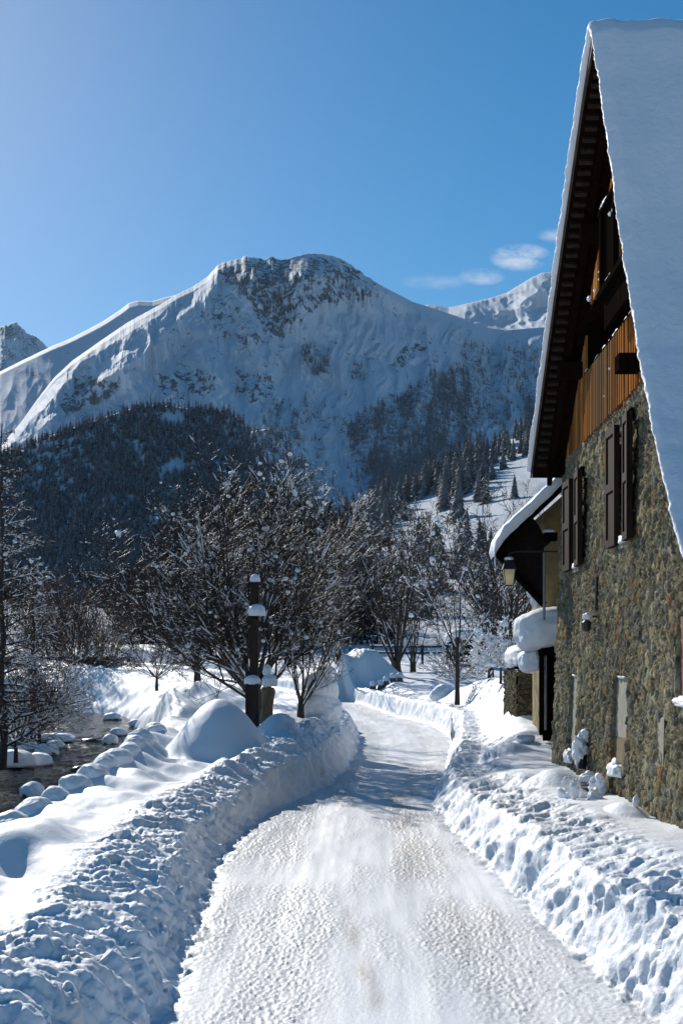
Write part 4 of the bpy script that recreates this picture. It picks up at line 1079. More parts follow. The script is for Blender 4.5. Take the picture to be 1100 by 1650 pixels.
tag(blob('snow_covered_post', tuple(P(1022, 1291, 13.6)), (.035, .04, .06), SNOW, sub=2, amp=.3, seed=18), 'tiny snow-topped post stub against the wall behind the drift', 'post')
tag(blob('snow_covered_stone', tuple(P(845, 1190, 23.0)), (.16, .14, .08), SNOW, sub=3, amp=.25, seed=28), 'small snow-covered stone lying in front of the entrance porch', 'stone')
tag(blob('snow_covered_stone', tuple(P(714, 1121, 52)), (.52, .5, .42), SNOW, sub=4, amp=.12, seed=38), 'rounded snow-covered boulder standing alone by the right bank', 'boulder')

# ------------------------------------------------------------------ trees
BARK = m_plain('dark bark', (.038, .028, .022), .6, .6, 14, .45, .35)
TWIG = m_plain('twigs', (.034, .024, .018), .5, 0, 8, .4, .3)
TWIGD = m_plain('brown twigs', (.042, .029, .023), .7, 0, 8, .4, .15)

def tubes(segs, sides):
    """segs (N,8): p0, p1, r0, r1 -> prisms"""
    A = np.asarray(segs, float)
    p0, p1, r0, r1 = A[:, 0:3], A[:, 3:6], A[:, 6], A[:, 7]
    d = p1 - p0; L = np.linalg.norm(d, axis=1, keepdims=True); d = d / np.maximum(L, 1e-6)
    ref = np.where(np.abs(d[:, 2:3]) < .9, np.array([[0, 0, 1.0]]), np.array([[1.0, 0, 0]]))
    a = np.cross(d, ref); a /= np.linalg.norm(a, axis=1, keepdims=True); b = np.cross(d, a)
    th = np.arange(sides) * 2 * np.pi / sides
    ring = a[:, None, :] * np.cos(th)[None, :, None] + b[:, None, :] * np.sin(th)[None, :, None]
    p1e = p1 + d * (r1[:, None] * .6)
    V_ = np.concatenate([p0[:, None] + ring * r0[:, None, None], p1e[:, None] + ring * r1[:, None, None]], 1).reshape(-1, 3)
    base = (np.arange(len(A)) * 2 * sides)[:, None, None]; k = np.arange(sides); k2 = (k + 1) % sides
    f = np.stack([k, k2, k2 + sides, k + sides], -1)[None] + base
    return V_, f.reshape(-1, 4)
def lumps(cs, axes, sub=0):
    """ellipsoids: cs (N,3), axes (N,3,3) rows = scaled axes"""
    v, f = ICO[sub]; v = v * (1 + .0 * v)
    jit = 1 + rng.uniform(-.22, .22, size=(len(cs), len(v), 1))
    V_ = cs[:, None] + np.einsum('vk,nkj->nvj', v, axes) * jit
    return V_.reshape(-1, 3), (f[None] + (np.arange(len(cs)) * len(v))[:, None, None]).reshape(-1, 3)

def rot_dir(d, ang, R):
    """tilt direction d by ang in a random azimuth"""
    a = d.cross(Vector((0, 0, 1)) if abs(d.z) < .95 else Vector((1, 0, 0))).normalized()
    a = Matrix.Rotation(R.uniform(0, 2 * math.pi), 3, d) @ a
    return (Matrix.Rotation(ang, 3, a) @ d).normalized()
def branch(segs, p, d, L, r, lvl, cfg, R):
    n = cfg['n'][lvl]; up = cfg['up'][lvl]; wob = cfg['wob'][lvl]; st = L / n
    pts = [p.copy()]; dirs = []
    for i in range(n):
        d = (d + Vector((R.gauss(0, wob), R.gauss(0, wob), R.gauss(0, wob) + up * st))).normalized()
        q = p + d * st; ra = r * (1 - .85 * i / n); rb = r * (1 - .85 * (i + 1) / n)
        segs.append((p.x, p.y, p.z, q.x, q.y, q.z, max(ra, cfg.get('mr', .004)), max(rb, cfg.get('mr', .004) * .8), lvl)); p = q; pts.append(p.copy()); dirs.append(d.copy())
    if lvl + 1 < len(cfg['n']):
        k = cfg['kids'][lvl]; k = max(1, int(k * R.uniform(.75, 1.25)))
        s0 = cfg['start'][lvl]
        for j in range(k):
            t = s0 + (1 - s0) * (j + R.random()) / k; t = min(t, .98)
            i = min(int(t * n), n - 1); fr = t * n - i
            pp_ = pts[i].lerp(pts[i + 1], fr); ang = math.radians(R.uniform(*cfg['ang'][lvl]))
            branch(segs, pp_, rot_dir(dirs[i], ang, R), L * cfg['len'][lvl] * (1.15 - .7 * t) * R.uniform(.7, 1.25), max(r * (1 - .8 * t) * .6, .004), lvl + 1, cfg, R)

def snow_on(segs, prob, size, minlvl=0, steep=.9, R=None, cl=1.1):
    """snow lies in strips along the tops of limbs, with a few loose clumps where twigs cross"""
    A = np.array(segs); d = A[:, 3:6] - A[:, 0:3]; L = np.linalg.norm(d, axis=1); dn = d / np.maximum(L[:, None], 1e-6)
    mid = (A[:, 0:3] + A[:, 3:6]) / 2; r = (A[:, 6] + A[:, 7]) / 2
    nz = .5 + 1.3 * perlin(mid[:, 0] * cl, mid[:, 1] * cl, mid[:, 2] * cl, seed=401)
    up = np.array([0, 0, 1.0]) - dn * dn[:, 2:3]; up /= np.maximum(np.linalg.norm(up, axis=1, keepdims=True), 1e-4); sd = np.cross(dn, up)
    lv = A[:, 8]; q = rng.random(len(A)); C, X_ = [], []
    k = (np.abs(dn[:, 2]) < .93) & (q < prob * 2.6 * np.clip(nz, 0, 1) * np.where(lv <= 0, 1.5, np.where(lv <= 1, 1.0, .45)))
    w = r[k] * .85 + size * np.where(lv[k] <= 1, .28, .14); ln = L[k] * .56
    C.append(mid[k] + up[k] * (r[k] + w * .2)[:, None]); X_.append(np.stack([dn[k] * ln[:, None], sd[k] * w[:, None], up[k] * (w * .8)[:, None]], 1))
    k = (lv >= 1) & (rng.random(len(A)) < prob * .13 * np.clip(nz, 0, 1) ** 2)
    w = size * rng.uniform(.5, 1.5, k.sum()); o = np.array([[1.0, 0, 0], [0, 1, 0], [0, 0, .8]])
    C.append(mid[k] + np.array([0, 0, 1.0]) * (w * .5)[:, None]); X_.append(o[None] * w[:, None, None] * rng.uniform(.8, 1.3, (k.sum(), 1, 1)))
    return np.concatenate(C), np.concatenate(X_)

CFG_ASH = dict(n=[7, 5, 4, 3], up=[.10, .12, .05, .0], wob=[.07, .10, .12, .14], kids=[9, 7, 4], start=[.25, .15, .15], ang=[(22, 50), (22, 55), (25, 60)], len=[.50, .48, .5])
def bare_tree(name, label, px, py, d, H, W, stems=10, seed=1, cfg=CFG_ASH, trunk_h=.14, trunk_r=.2, spread=50, prob=.4, snow=.03, group=None, lean=(0, 0), twig=TWIG, cat='tree', ntr=1, dup_of=None, rmul=1.0, lump_sub=0, asym=0.0):
    R = random.Random(seed); base = P(px, py, d); H = H * 1.2; cfg = dict(cfg, mr=max(.005, .00016 * d))
    segs = []; tk = []
    for tnum in range(ntr):
        o_ = Vector((R.uniform(-.3, .3) * (ntr > 1), R.uniform(-.3, .3) * (ntr > 1), 0)); p = o_.copy(); dd = Vector((lean[0], lean[1], 1)).normalized(); hh = H * trunk_h * R.uniform(.85, 1.2); m = 6
        for i in range(m):
            dd = (dd + Vector((R.gauss(0, .06), R.gauss(0, .06), 0))).normalized(); q = p + dd * hh / m
            ra = trunk_r * (1.35 if i == 0 else 1.05 - .3 * i / m); rb = trunk_r * (1.05 - .3 * (i + 1) / m)
            tk.append((p.x, p.y, p.z - (.4 if i == 0 else 0), q.x, q.y, q.z, ra, rb, 0)); p = q
        top = p
        for k in range(stems):
            th = math.radians(spread) * ((k + .5) / stems) ** .6; az = k * 2.399 + R.uniform(-.4, .4)
            dv = Vector((math.sin(th) * math.cos(az) + lean[0] + asym, math.sin(th) * math.sin(az) + lean[1], math.cos(th))).normalized()
            Ls = (H - hh) * R.uniform(.80, 1.04) * (1 - .35 * (th / math.radians(90)) ** 1.2) / (1.0 if ntr == 1 else 1.0)
            sp = top - Vector((0, 0, R.uniform(0, .6) * hh)) + Vector((dv.x, dv.y, 0)) * trunk_r * .5
            branch(segs, sp, dv, Ls, trunk_r * .42 * rmul * R.uniform(.6, 1.1), 0, cfg, R)
    A = np.array(segs); # squeeze to the measured width
    root = empty(name, base, label, cat, group)
    tv, tf = tubes(tk, 10); bm_ = A[A[:, 8] <= 0]; v2, f2 = tubes(bm_, 6)
    mesh_np('trunk', np.concatenate([tv, v2]), np.concatenate([tf, f2 + len(tv)]), BARK, root)
    v2, f2 = tubes(A[A[:, 8] == 1], 4); v3, f3 = tubes(A[A[:, 8] >= 2] if (A[:, 8] >= 2).any() else A[A[:, 8] == 1], 3)
    mesh_np('crown', np.concatenate([v2, v3]), [np.concatenate([f2, f3 + len(v2)])], twig, root)
    c, ax = snow_on(segs + tk, prob * .46, snow * 1.0); 
    if len(c):
        v4, f4 = lumps(c, ax, lump_sub); mesh_np('branch_snow', v4, f4, SNOW_TREE, root)['kind'] = 'stuff'
    return root
def copy_tree(root, loc, rz, sc_=1.0, label=None, group=None):
    r = root.copy(); COL.objects.link(r); r.location = loc; r.rotation_euler = (0, 0, rz); r.scale = (sc_, sc_, sc_)
    if label: r['label'] = label
    if group: r['group'] = group
    for ch in list(root.children):
        c = ch.copy(); COL.objects.link(c); c.parent = r
    return r

# the big many-stemmed tree left of the road
CFG_BIG = dict(n=[8, 6, 4, 3], up=[.05, .10, .05, .0], wob=[.08, .10, .12, .14], kids=[15, 9, 5], start=[.15, .12, .1], ang=[(20, 48), (20, 50), (25, 60)], len=[.46, .42, .45])
bare_tree('bare_tree', 'big many-stemmed bare tree dotted with snow lumps behind the tall wooden post', 416, 1165, 29.5, 4.95, 3, stems=26, seed=5, cfg=CFG_BIG, trunk_h=.12, trunk_r=.19, spread=55, prob=.34, snow=.034, lean=(-.13, 0), lump_sub=1, rmul=.62)
bare_tree('bare_tree', 'low spreading bare tree leaning over the bank at right of the big tree', 484, 1152, 30.5, 2.3, 2, stems=9, seed=8, trunk_h=.14, trunk_r=.08, spread=42, prob=.45, snow=.035, lean=(.06, 0), lump_sub=1)
bare_tree('bare_tree', 'fine-twigged bare tree on the snow bank left of the big tree', 318, 1092, 42, 5.4, 3, stems=13, seed=11, trunk_h=.08, trunk_r=.10, spread=66, prob=.22, snow=.03)
bare_tree('bare_shrub', 'frosty round shrub at the far river bend in front of the fine-twigged tree', 252, 1096, 50, 2.4, 2, stems=14, seed=14, trunk_h=.03, trunk_r=.05, spread=75, prob=.3, snow=.03, cat='shrub')
bare_tree('bare_shrub', 'few thin dry twigs sticking out of the sunlit snow bank', 350, 1127, 31, .62, 2, stems=5, seed=17, trunk_h=.03, trunk_r=.012, spread=30, prob=.02, snow=.01, cat='shrub', cfg=dict(n=[4, 3], up=[.05, .1], wob=[.08, .1], kids=[3], start=[.3], ang=[(25, 50)], len=[.5]))
# trees in the middle, beyond the bend
CFG_TALL = dict(n=[8, 5, 4, 3], up=[.07, .10, .04, .0], wob=[.05, .09, .12, .14], kids=[10, 7, 4], start=[.2, .12, .1], ang=[(25, 50), (22, 55), (25, 60)], len=[.36, .42, .45])
bare_tree('bare_tree', 'old pollarded tree with thick snow-plastered trunk beside the row of small stones', 641, 1124, 72, 9.3, 4, stems=13, seed=21, cfg=CFG_TALL, trunk_h=.15, trunk_r=.34, spread=32, prob=.42, snow=.05, rmul=.55, lump_sub=0)
bare_tree('bare_tree', 'second thick-trunked bare tree just behind the pollarded one', 664, 1112, 77, 9.4, 4, stems=10, seed=23, cfg=CFG_TALL, trunk_h=.16, trunk_r=.2, spread=28, prob=.35, snow=.05, rmul=.6)
bare_tree('bare_tree', 'slender bare tree with snow shelves rising from the right bank before the porch', 736, 1116, 44, 5.2, 3, stems=8, seed=27, cfg=CFG_TALL, trunk_h=.24, trunk_r=.07, spread=46, prob=.45, snow=.05, lump_sub=1)
bare_tree('bare_tree', 'thin young bare tree left of the ploughed heap at the bend', 548, 1098, 70, 8.6, 4, stems=8, seed=29, cfg=CFG_TALL, trunk_h=.18, trunk_r=.13, spread=36, prob=.3, snow=.05)
bare_tree('bare_tree', 'dense dark bare tree right beside the annex eave', 822, 1085, 46, 6.0, 4, stems=13, seed=31, cfg=CFG_TALL, trunk_h=.12, trunk_r=.13, spread=46, prob=.28, snow=.035, lean=(-.06, 0))
bare_tree('bare_tree', 'broad bare tree with arching limbs behind the slender tree on the right', 790, 1090, 64, 5.8, 4, stems=12, seed=33, cfg=CFG_TALL, trunk_h=.14, trunk_r=.14, spread=36, prob=.26, snow=.045)
SHR = dict(n=[5, 4, 3], up=[.06, .05, 0], wob=[.1, .12, .14], kids=[7, 5], start=[.2, .1], ang=[(25, 55), (25, 60)], len=[.5, .5])
bare_tree('bare_shrub', 'spiky shrub tipped with snow at the foot of the slender tree', 738, 1100, 46, 1.5, 2, stems=22, seed=37, cfg=SHR, trunk_h=.03, trunk_r=.03, spread=78, prob=.6, snow=.035, cat='shrub')
s_ = bare_tree('bare_shrub', 'puffy snow-balled shrub left of the low stone wall', 806, 1078, 36, 1.15, 2, stems=26, seed=39, cfg=SHR, trunk_h=.03, trunk_r=.03, spread=84, prob=1.0, snow=.06, cat='shrub', lump_sub=1)
# the left side of the river
CFG_LARCH = dict(n=[6, 4, 3], up=[-.06, -.05, -.02], wob=[.08, .10, .14], kids=[12, 5], start=[.12, .1], ang=[(30, 65), (25, 60)], len=[.36, .5])
def larch(label, px, py, d, H, seed, r=.10, nb=46, blen=.36, prob=.6, snow=.045, group=None):
    R = random.Random(seed); base = P(px, py, d); segs = []; tk = []; p = Vector((0, 0, -.3)); m = 14; nb = int(nb * 1.5); CFG = dict(CFG_LARCH, mr=.00017 * d)
    for i in range(m):
        q = Vector((R.gauss(0, .03), R.gauss(0, .03), H * (i + 1) / m)); tk.append((p.x, p.y, p.z, q.x, q.y, q.z, r * (1 - .95 * i / m) + .01, r * (1 - .95 * (i + 1) / m) + .01, 0)); p = q
    for k in range(nb):
        t = .03 + .95 * (k / nb); az = k * 2.399; L = H * blen * (1 - t) ** .75 * R.uniform(.7, 1.15) + .15
        branch(segs, Vector((0, 0, H * t)), Vector((math.cos(az), math.sin(az), R.uniform(.0, .45))).normalized(), L, .028 * (1 - t) + .009, 0, CFG, R)
    A = np.array(segs); root = empty('larch_tree', base, label, 'tree', group)
    tv, tf = tubes(tk, 9); mesh_np('trunk', tv, tf, BARK, root)
    v1, f1 = tubes(A[A[:, 8] == 0], 5); v3, f3 = tubes(A[A[:, 8] >= 1], 3)
    mesh_np('crown', np.concatenate([v1, v3]), [np.concatenate([f1]), f3 + len(v1)] if False else np.concatenate([f1, f3 + len(v1)]), TWIGD, root)
    c, ax = snow_on(segs, prob * .3, snow * .75); v4, f4 = lumps(c, ax, 0); mesh_np('branch_snow', v4, f4, SNOW_TREE, root)['kind'] = 'stuff'
    return root
larch('snow-laden larch with long drooping boughs at the left edge of the picture', 2, 1222, 35, 8.6, 43, nb=60, blen=.26, snow=.05)
larch('smaller snowy larch on the river bank in shade right of the edge larch', 52, 1180, 48, 6.3, 47, nb=48, blen=.26, snow=.05)
larch('snow-clad larch behind the two riverside larches', -42, 1150, 60, 11.0, 49, nb=56, blen=.26, snow=.07)
BUSH = dict(n=[6, 4, 3], up=[.12, .1, 0], wob=[.07, .1, .14], kids=[9, 6], start=[.15, .1], ang=[(15, 38), (20, 50)], len=[.45, .45])
tw = m_plain('reddish brown twigs', (.085, .05, .035), .6, 0, 8, .4, .3)
b1 = bare_tree('bare_shrub', 'large brown thicket standing beyond the bend of the river', 124, 1088, 100, 6.3, 4, stems=34, seed=51, cfg=BUSH, trunk_h=.03, trunk_r=.10, spread=58, prob=.10, snow=.06, cat='shrub', twig=tw)
copy_tree(b1, P(80, 1082, 118), 1.3, 1.0, 'brown thicket half hidden by the larches on the left bank')
copy_tree(b1, P(168, 1083, 108), 2.9, .72, 'smaller rounded brown thicket at the right end of the large one')
b3 = bare_tree('bare_shrub', 'dark tangled shrub under the edge larch on the shaded river bank', 24, 1206, 37, 2.2, 2, stems=24, seed=53, cfg=SHR, trunk_h=.03, trunk_r=.05, spread=72, prob=.5, snow=.04, cat='shrub', twig=TWIGD)
copy_tree(b3, P(62, 1180, 46), 2.2, 1.15, 'tangled dark shrub behind the flat snow-capped boulder on the left bank')
copy_tree(b3, P(84, 1146, 70), 4.0, 1.5, 'farthest tangled dark shrub on the left bank before the brown thicket')
copy_tree(s_, P(196, 1040, 190), 1.0, 2.4, 'small pale bush on the snowy field beyond the thicket')
# trees standing farther down the valley, behind those at the bend
bt = bare_tree('bare_tree', 'bare brown tree far down the valley left of the big tree', 222, 1010, 260, 8.5, 4, stems=16, seed=61, cfg=BUSH, trunk_h=.06, trunk_r=.16, spread=48, prob=.12, snow=.1, twig=TWIGD, group='bare trees far down the valley')
bt2 = bare_tree('bare_tree', 'bare brown tree in the belt behind the bend, leftmost of the tall ones', 470, 1062, 120, 10.0, 4, stems=14, seed=63, cfg=CFG_TALL, trunk_h=.12, trunk_r=.18, spread=40, prob=.22, snow=.07, twig=TWIGD, group='bare trees in the belt behind the bend')
far_belt = [(505, 1064, 125, 12.2), (530, 1068, 120, 11.5), (556, 1066, 128, 12.0), (585, 1062, 130, 8.5), (612, 1064, 126, 6.5), (852, 1060, 100, 8.5), (300, 1058, 135, 11.2), (340, 1060, 120, 12.2), (384, 1060, 118, 13.2), (424, 1060, 126, 14), (456, 1062, 122, 13)]
for i, (px, py, d, h) in enumerate(far_belt):
    copy_tree(bt2 if i % 2 else bt, P(px, py + 4, d), i * 1.7, h / (10.0 if i % 2 else 8.5), 'bare brown tree in the belt between the bend and the hillside', 'bare trees in the belt behind the bend')
for i, (px, py, d, h) in enumerate([(196, 1012, 250, 6.5), (240, 1012, 255, 7.5), (262, 1020, 230, 7.5), (150, 985, 330, 6), (172, 992, 320, 7), (40, 1000, 250, 9), (75, 1000, 270, 8), (104, 1006, 240, 5.5), (10, 1010, 220, 9), (285, 1030, 200, 9)]):
    copy_tree(bt, P(px, py + 3, d), i * 2.1, h / 8.5, 'bare brown tree on the valley fields below the dark wooded hill', 'bare trees far down the valley')

rb_ = random.Random(97)
for i in range(34):
    px = rb_.choice([rb_.uniform(205, 560), rb_.uniform(260, 560), rb_.uniform(205, 540)]); d = rb_.uniform(135, 190)
    h = (13.5 if px < 540 else 5.0) * rb_.uniform(.75, 1.1) * d / 150 * (.7 if px < 300 else 1)
    copy_tree(bt2 if i % 3 else bt, P(px, 1062 - (d - 130) * .25, d), i * 1.3, h / (12.0 if i % 3 else 10.2), 'bare brown tree in the belt between the bend and the hillside', 'bare trees in the belt behind the bend')
# conifers: layered, ragged boughs around a trunk
def m_conifer(name, dark, frost, amt, sc_=3.0):
    t = NT(name); n = t.noise(t.coord(), sc_, 4, .7)
    g = t.n('ShaderNodeNewGeometry'); sp = t.n('ShaderNodeSeparateXYZ'); t.l(g.outputs['Position'], sp.inputs[0])
    oi = t.n('ShaderNodeObjectInfo')
    k = t.ramp(t.math('ADD', n, t.math('MULTIPLY', t.math('SUBTRACT', oi.outputs['Random'], .5), .12)), [(.5 - amt * .3, 0), (.5 + .22, 1)])
    t.base(t.mix(k, dark, frost)); t.set(Roughness=.8, Specular_IOR_Level=.1); return t.m
CONF = m_conifer('frosted brown conifer', (.10, .085, .072), (.46, .45, .46), .6, 1.6)
CONFD = m_conifer('dark frosted conifer', (.03, .035, .038), (.34, .36, .40), .6, .35)
def conifer_arrays(layers, pts, R, w=.24):
    vs, fs = [], []; n = 0
    for l in range(layers):
        t = l / layers; z = 1 - t * .93; r = w * (t + .04) ** .8
        for k in range(pts):
            a = 2 * math.pi * (k + R.uniform(-.35, .35)) / pts + l * 1.1; rr = r * R.uniform(.6, 1.25); hw = rr * R.uniform(.3, .5); zz = z + R.uniform(-.02, .02)
            ca, sa = math.cos(a), math.sin(a)
            zc = zz - rr * R.uniform(.25, .7)
            vs += [(0, 0, zz + .05), (ca * rr * .55 - sa * hw, sa * rr * .55 + ca * hw, zc + rr * .1), (ca * rr, sa * rr, zc - rr * .12), (ca * rr * .55 + sa * hw, sa * rr * .55 - ca * hw, zc + rr * .1)]
            fs.append((n, n + 1, n + 2, n + 3)); n += 4
    vs += [(.012, 0, 0), (-.008, .01, 0), (-.008, -.01, 0), (0, 0, .8)]; fs += [(n, n + 1, n + 3, n + 3)][:0]
    return np.array(vs, float), np.array(fs)
def scatter_on(surf, n, dens, seed):
    """random points of a relief sheet, weighted by dens(px,py) and by area on the picture"""
    r = np.random.default_rng(seed); PX, PY = surf['PX'], surf['PY']
    w = dens(PX, PY); c = np.cumsum(w.ravel()); k = np.searchsorted(c, r.uniform(0, c[-1], n)); k = np.clip(k, 0, PX.size - 1)
    return PX.ravel()[k], PY.ravel()[k], surf['X'].ravel()[k], surf['Y'].ravel()[k], surf['Z'].ravel()[k]
def forest(name, label, surf, n, dens, hrange, seed, mat, layers=6, pts=6):
    R = random.Random(seed); protos = [conifer_arrays(layers, pts, R) for _ in range(8)]
    px, py, x, y, z = scatter_on(surf, n, dens, seed); r = np.random.default_rng(seed + 1)
    h = r.uniform(*hrange, n); az = r.uniform(0, 6.28, n); pi = r.integers(0, 8, n); wd = r.uniform(.85, 1.3, n)
    x = x + r.uniform(-3, 3, n) ; V_, F_ = [], []; off = 0
    for q in range(8):
        m = pi == q; v, f = protos[q]; k = m.sum()
        if not k: continue
        c, s = np.cos(az[m])[:, None], np.sin(az[m])[:, None]; hh = h[m][:, None]; ww = wd[m][:, None]
        vx = (v[None, :, 0] * c - v[None, :, 1] * s) * hh * ww + x[m][:, None]; vy = (v[None, :, 0] * s + v[None, :, 1] * c) * hh * ww + y[m][:, None]; vz = v[None, :, 2] * hh + z[m][:, None] - .04 * hh
        V_.append(np.stack([vx, vy, vz], -1).reshape(-1, 3)); F_.append((f[None] + (np.arange(k) * len(v))[:, None, None]).reshape(-1, 4) + off); off += k * len(v)
    o = mesh_np(name, np.concatenate(V_), np.concatenate(F_), mat, smooth_shade=False)
    o['kind'] = 'stuff'; o['label'] = label; o['category'] = 'wood'; return o
def dens_knoll(px, py):
    c = np.interp(px, *zip(*CK)); d = 1.0 * (py > c + 1)
    clear = [([(248, 662), (282, 664), (290, 682), (262, 684)], .98), ([(258, 745), (295, 738), (300, 760), (262, 772)], .99), ([(245, 815), (268, 820), (262, 850), (245, 845)], .9), ([(345, 680), (372, 684), (368, 700), (350, 700)], .8),
             ([(50, 712), (140, 702), (132, 780), (110, 812), (85, 800), (50, 765)], .65), ([(-60, 700), (40, 700), (60, 712), (30, 730), (-60, 760)], .3), ([(400, 700), (440, 740), (460, 790), (440, 770)], .5)]
    for pl, a in clear: d = d * (1 - a * poly_mask(px, py, pl, 4))
    return d * (.55 + .45 * smooth(-.3, .2, perlin(px * .03, py * .03, seed=411))) * (px > -300)
forest('conifer_forest', 'dark frosted conifer wood covering the shaded hill below the mountain', KNOLL, 27000, dens_knoll, (4.5, 9), 71, CONFD, 7, 6)
forest('conifer_forest', 'strip of dark conifers on the second shoulder right of the wooded hill', KNOLL2, 1800, lambda px, py: (py > np.interp(px, *zip(*CK2)) + 2).astype(float), (9, 15), 73, CONFD)
def dens_mt(px, py):
    wx_ = px + 6 * perlin(px * .06, py * .06, seed=421); wy_ = py + 6 * perlin(px * .06 + 7, py * .06, seed=422); s = 0 * px
    for pl, a in SCRUB: s = np.maximum(s, poly_mask(wx_, wy_, pl, 5) * a ** 1.5)
    gl = smooth(-.15, .3, perlin(px * .045, py * .018, seed=423))
    low = smooth(700, 780, py) * smooth(560, 640, px)
    return s * (.15 + gl) + .9 * low * poly_mask(px, py, [(600, 760), (700, 700), (800, 700), (860, 690), (760, 770), (640, 820), (590, 830)], 6) + .012 * smooth(600, 700, py) * (px > 440)
forest('mountain_woods', 'scattered patches of small trees on the lower mountain face', MASSIF, 3800, dens_mt, (10, 20), 75, CONFD, 5, 5)
# individual conifers on the sunny hillside
R_ = random.Random(81); cm = []
for k in range(6):
    v, f = conifer_arrays(15, 9, R_, w=.27); cm.append((v, f))
ZONES = [([(585, 824), (650, 792), (704, 766), (760, 734), (860, 684), (910, 655), (912, 700), (862, 728), (820, 748), (768, 792), (712, 822), (696, 800), (640, 815), (600, 832)], 1.0),
         ([(505, 866), (545, 845), (600, 828), (640, 812), (655, 836), (620, 862), (575, 890), (510, 920)], .8), ([(560, 880), (690, 840), (760, 800), (860, 760), (880, 1000), (600, 1000)], .04), ([(430, 915), (510, 862), (530, 900), (460, 960)], .8)]
def dens_h(px, py):
    s = 0 * px
    for pl, a in ZONES: s = np.maximum(s, poly_mask(px, py, pl, 3) * a)
    return s
px, py, x, y, z = scatter_on(HILL, 290, dens_h, 83)
first = {}
order = np.argsort(-y)
for q, i in enumerate(order):
    k = q % 6; h = R_.uniform(9, 14) * (.75 if px[i] > 780 else 1)
    if k not in first:
        o = mesh_np('conifer', cm[k][0], cm[k][1], CONF, smooth_shade=False); first[k] = o
    else:
        o = first[k].copy(); COL.objects.link(o)
    o.location = (x[i], y[i], z[i] - .3); o.scale = (h, h, h); o.rotation_euler = (0, 0, R_.uniform(0, 6.28))
    tag(o, 'frosted grey-brown conifer in the wood on the sunlit hillside at right', 'tree', 'conifers on the sunlit hillside')

# ------------------------------------------------------------------ small things
POSTW = m_plain('old post wood', (.035, .022, .016), .75, .4, 10, .4, .2, (1, 1, .2))
STUMPW = m_plain('bare split stump wood', (.20, .14, .085), .8, .6, 9, .5, .15, (1, 1, .2))
def rel(root):
    def f(o): o.parent = root; o.matrix_parent_inverse = Matrix.Translation(-root.location); return o
    return f
bp = P(409, 1185, 26)
post = empty('wooden_post', (bp.x, 26, .6), 'tall dark wooden post with snow caps standing behind the smooth mound', 'post')
f_ = rel(post); X0 = bp.x
mb = MB(); mb.box((X0 + .0, 26, 2.1), (.16, .16, 3.1), Matrix.Rotation(.012, 3, 'Y').to_quaternion()); f_(mb.build('pole', POSTW))
f_(blob('snow_cap', (X0 + .025, 26, 3.70), (.098, .098, .11), SNOW, sub=3, amp=.08, flat=-.35, seed=1))
mb = MB(); mb.prism([(X0 - .12, 25.84, 3.02), (X0 + .15, 25.84, 2.90), (X0 + .30, 25.9, 2.86), (X0 + .30, 25.9, 2.76), (X0 - .12, 25.84, 2.86)], (0, .3, 0)); f_(mb.build('bracket', POSTW))
f_(blob('snow_cap', (X0 + .06, 25.92, 3.08), (.17, .19, .16), SNOW, sub=3, amp=.07, flat=-.45, seed=2))
mb = MB(); mb.box((X0 - .01, 25.78, 1.32), (.25, .26, .8)); f_(mb.build('short_post', POSTW))
f_(blob('snow_cap', (X0 - .01, 25.78, 1.77), (.16, .17, .12), SNOW, sub=3, amp=.08, flat=-.5, seed=3))
st = empty('tree_stump', tuple(P(428, 1168, 27)), 'split grey-brown stump with a snow heap on top beside the wooden post', 'stump')
f_ = rel(st); c = st.location
vs = []; 
for i, (r, z) in enumerate([(.15, -.3), (.12, .1), (.105, .35), (.12, .55), (.135, .66), (.10, .74), (0, .70)]):
    for k in range(18):
        th = 2 * math.pi * k / 18; rr = r * (1 + .16 * math.sin(th * 3 + z * 2) + .08 * math.sin(th * 7)); vs.append((c.x + rr * math.cos(th) + .06 * z, c.y + rr * math.sin(th), c.z + z))
f_(mesh_np('wood', vs, np.array([(i * 18 + k, i * 18 + (k + 1) % 18, (i + 1) * 18 + (k + 1) % 18, (i + 1) * 18 + k) for i in range(6) for k in range(18)]), STUMPW))
f_(blob('snow_cap', (c.x + .08, c.y + .0, c.z + .85), (.15, .16, .15), SNOW, sub=3, amp=.3, flat=-.6, seed=5)); f_(blob('snow_cap', (c.x + .02, c.y + .1, c.z + 1.08), (.08, .08, .12), SNOW, sub=3, amp=.35, seed=6))

# snow-buried bush on the bank right of the big tree
bb = empty('snow_buried_bush', tuple(P(512, 1150, 31)), 'tall hump of snow burying a bush at the right end of the left bank', 'snow-covered bush')
f_ = rel(bb)
for (px, py, sx, sz, sd) in ((516, 1106, .42, .42, 1), (514, 1140, .50, .40, 2), (524, 1085, .26, .20, 4)):
    p = P(px, py, 31.2); f_(blob('snow_hump', tuple(p), (sx, sx * 1.1, sz), SNOW, sub=4, amp=.16, freq=1.2, seed=sd))

# row of snow caps along the riverside parapet
ordn = ['first', 'second', 'third', 'fourth', 'fifth', 'sixth', 'seventh', 'eighth', 'ninth', 'tenth', 'eleventh', 'twelfth', 'thirteenth', 'fourteenth']
caps = [(16, 1322, 13.4), (54, 1300, 14.5), (88, 1279, 15.5), (120, 1260, 16.6), (148, 1241, 17.6), (169, 1226, 18.5), (188, 1215, 19.4), (207, 1206, 20.4), (216, 1193, 21.3), (226, 1183, 22.2), (238, 1190, 23.0), (250, 1172, 24.5)]
for i, (px, py, d) in enumerate(caps):
    p = P(px, py, d); o = blob('snow_mound', (p.x, p.y, p.z - .10), (.20 + .03 * math.sin(i * 2.3), .30, .19 + .02 * math.sin(i * 3.1)), SNOW, sub=4, amp=.12, freq=1.1, seed=i + 50)
    tag(o, 'rounded snow cap on the riverside parapet, %s of the row from the near end' % ordn[i], 'snow mound', 'snow caps along the riverside parapet')
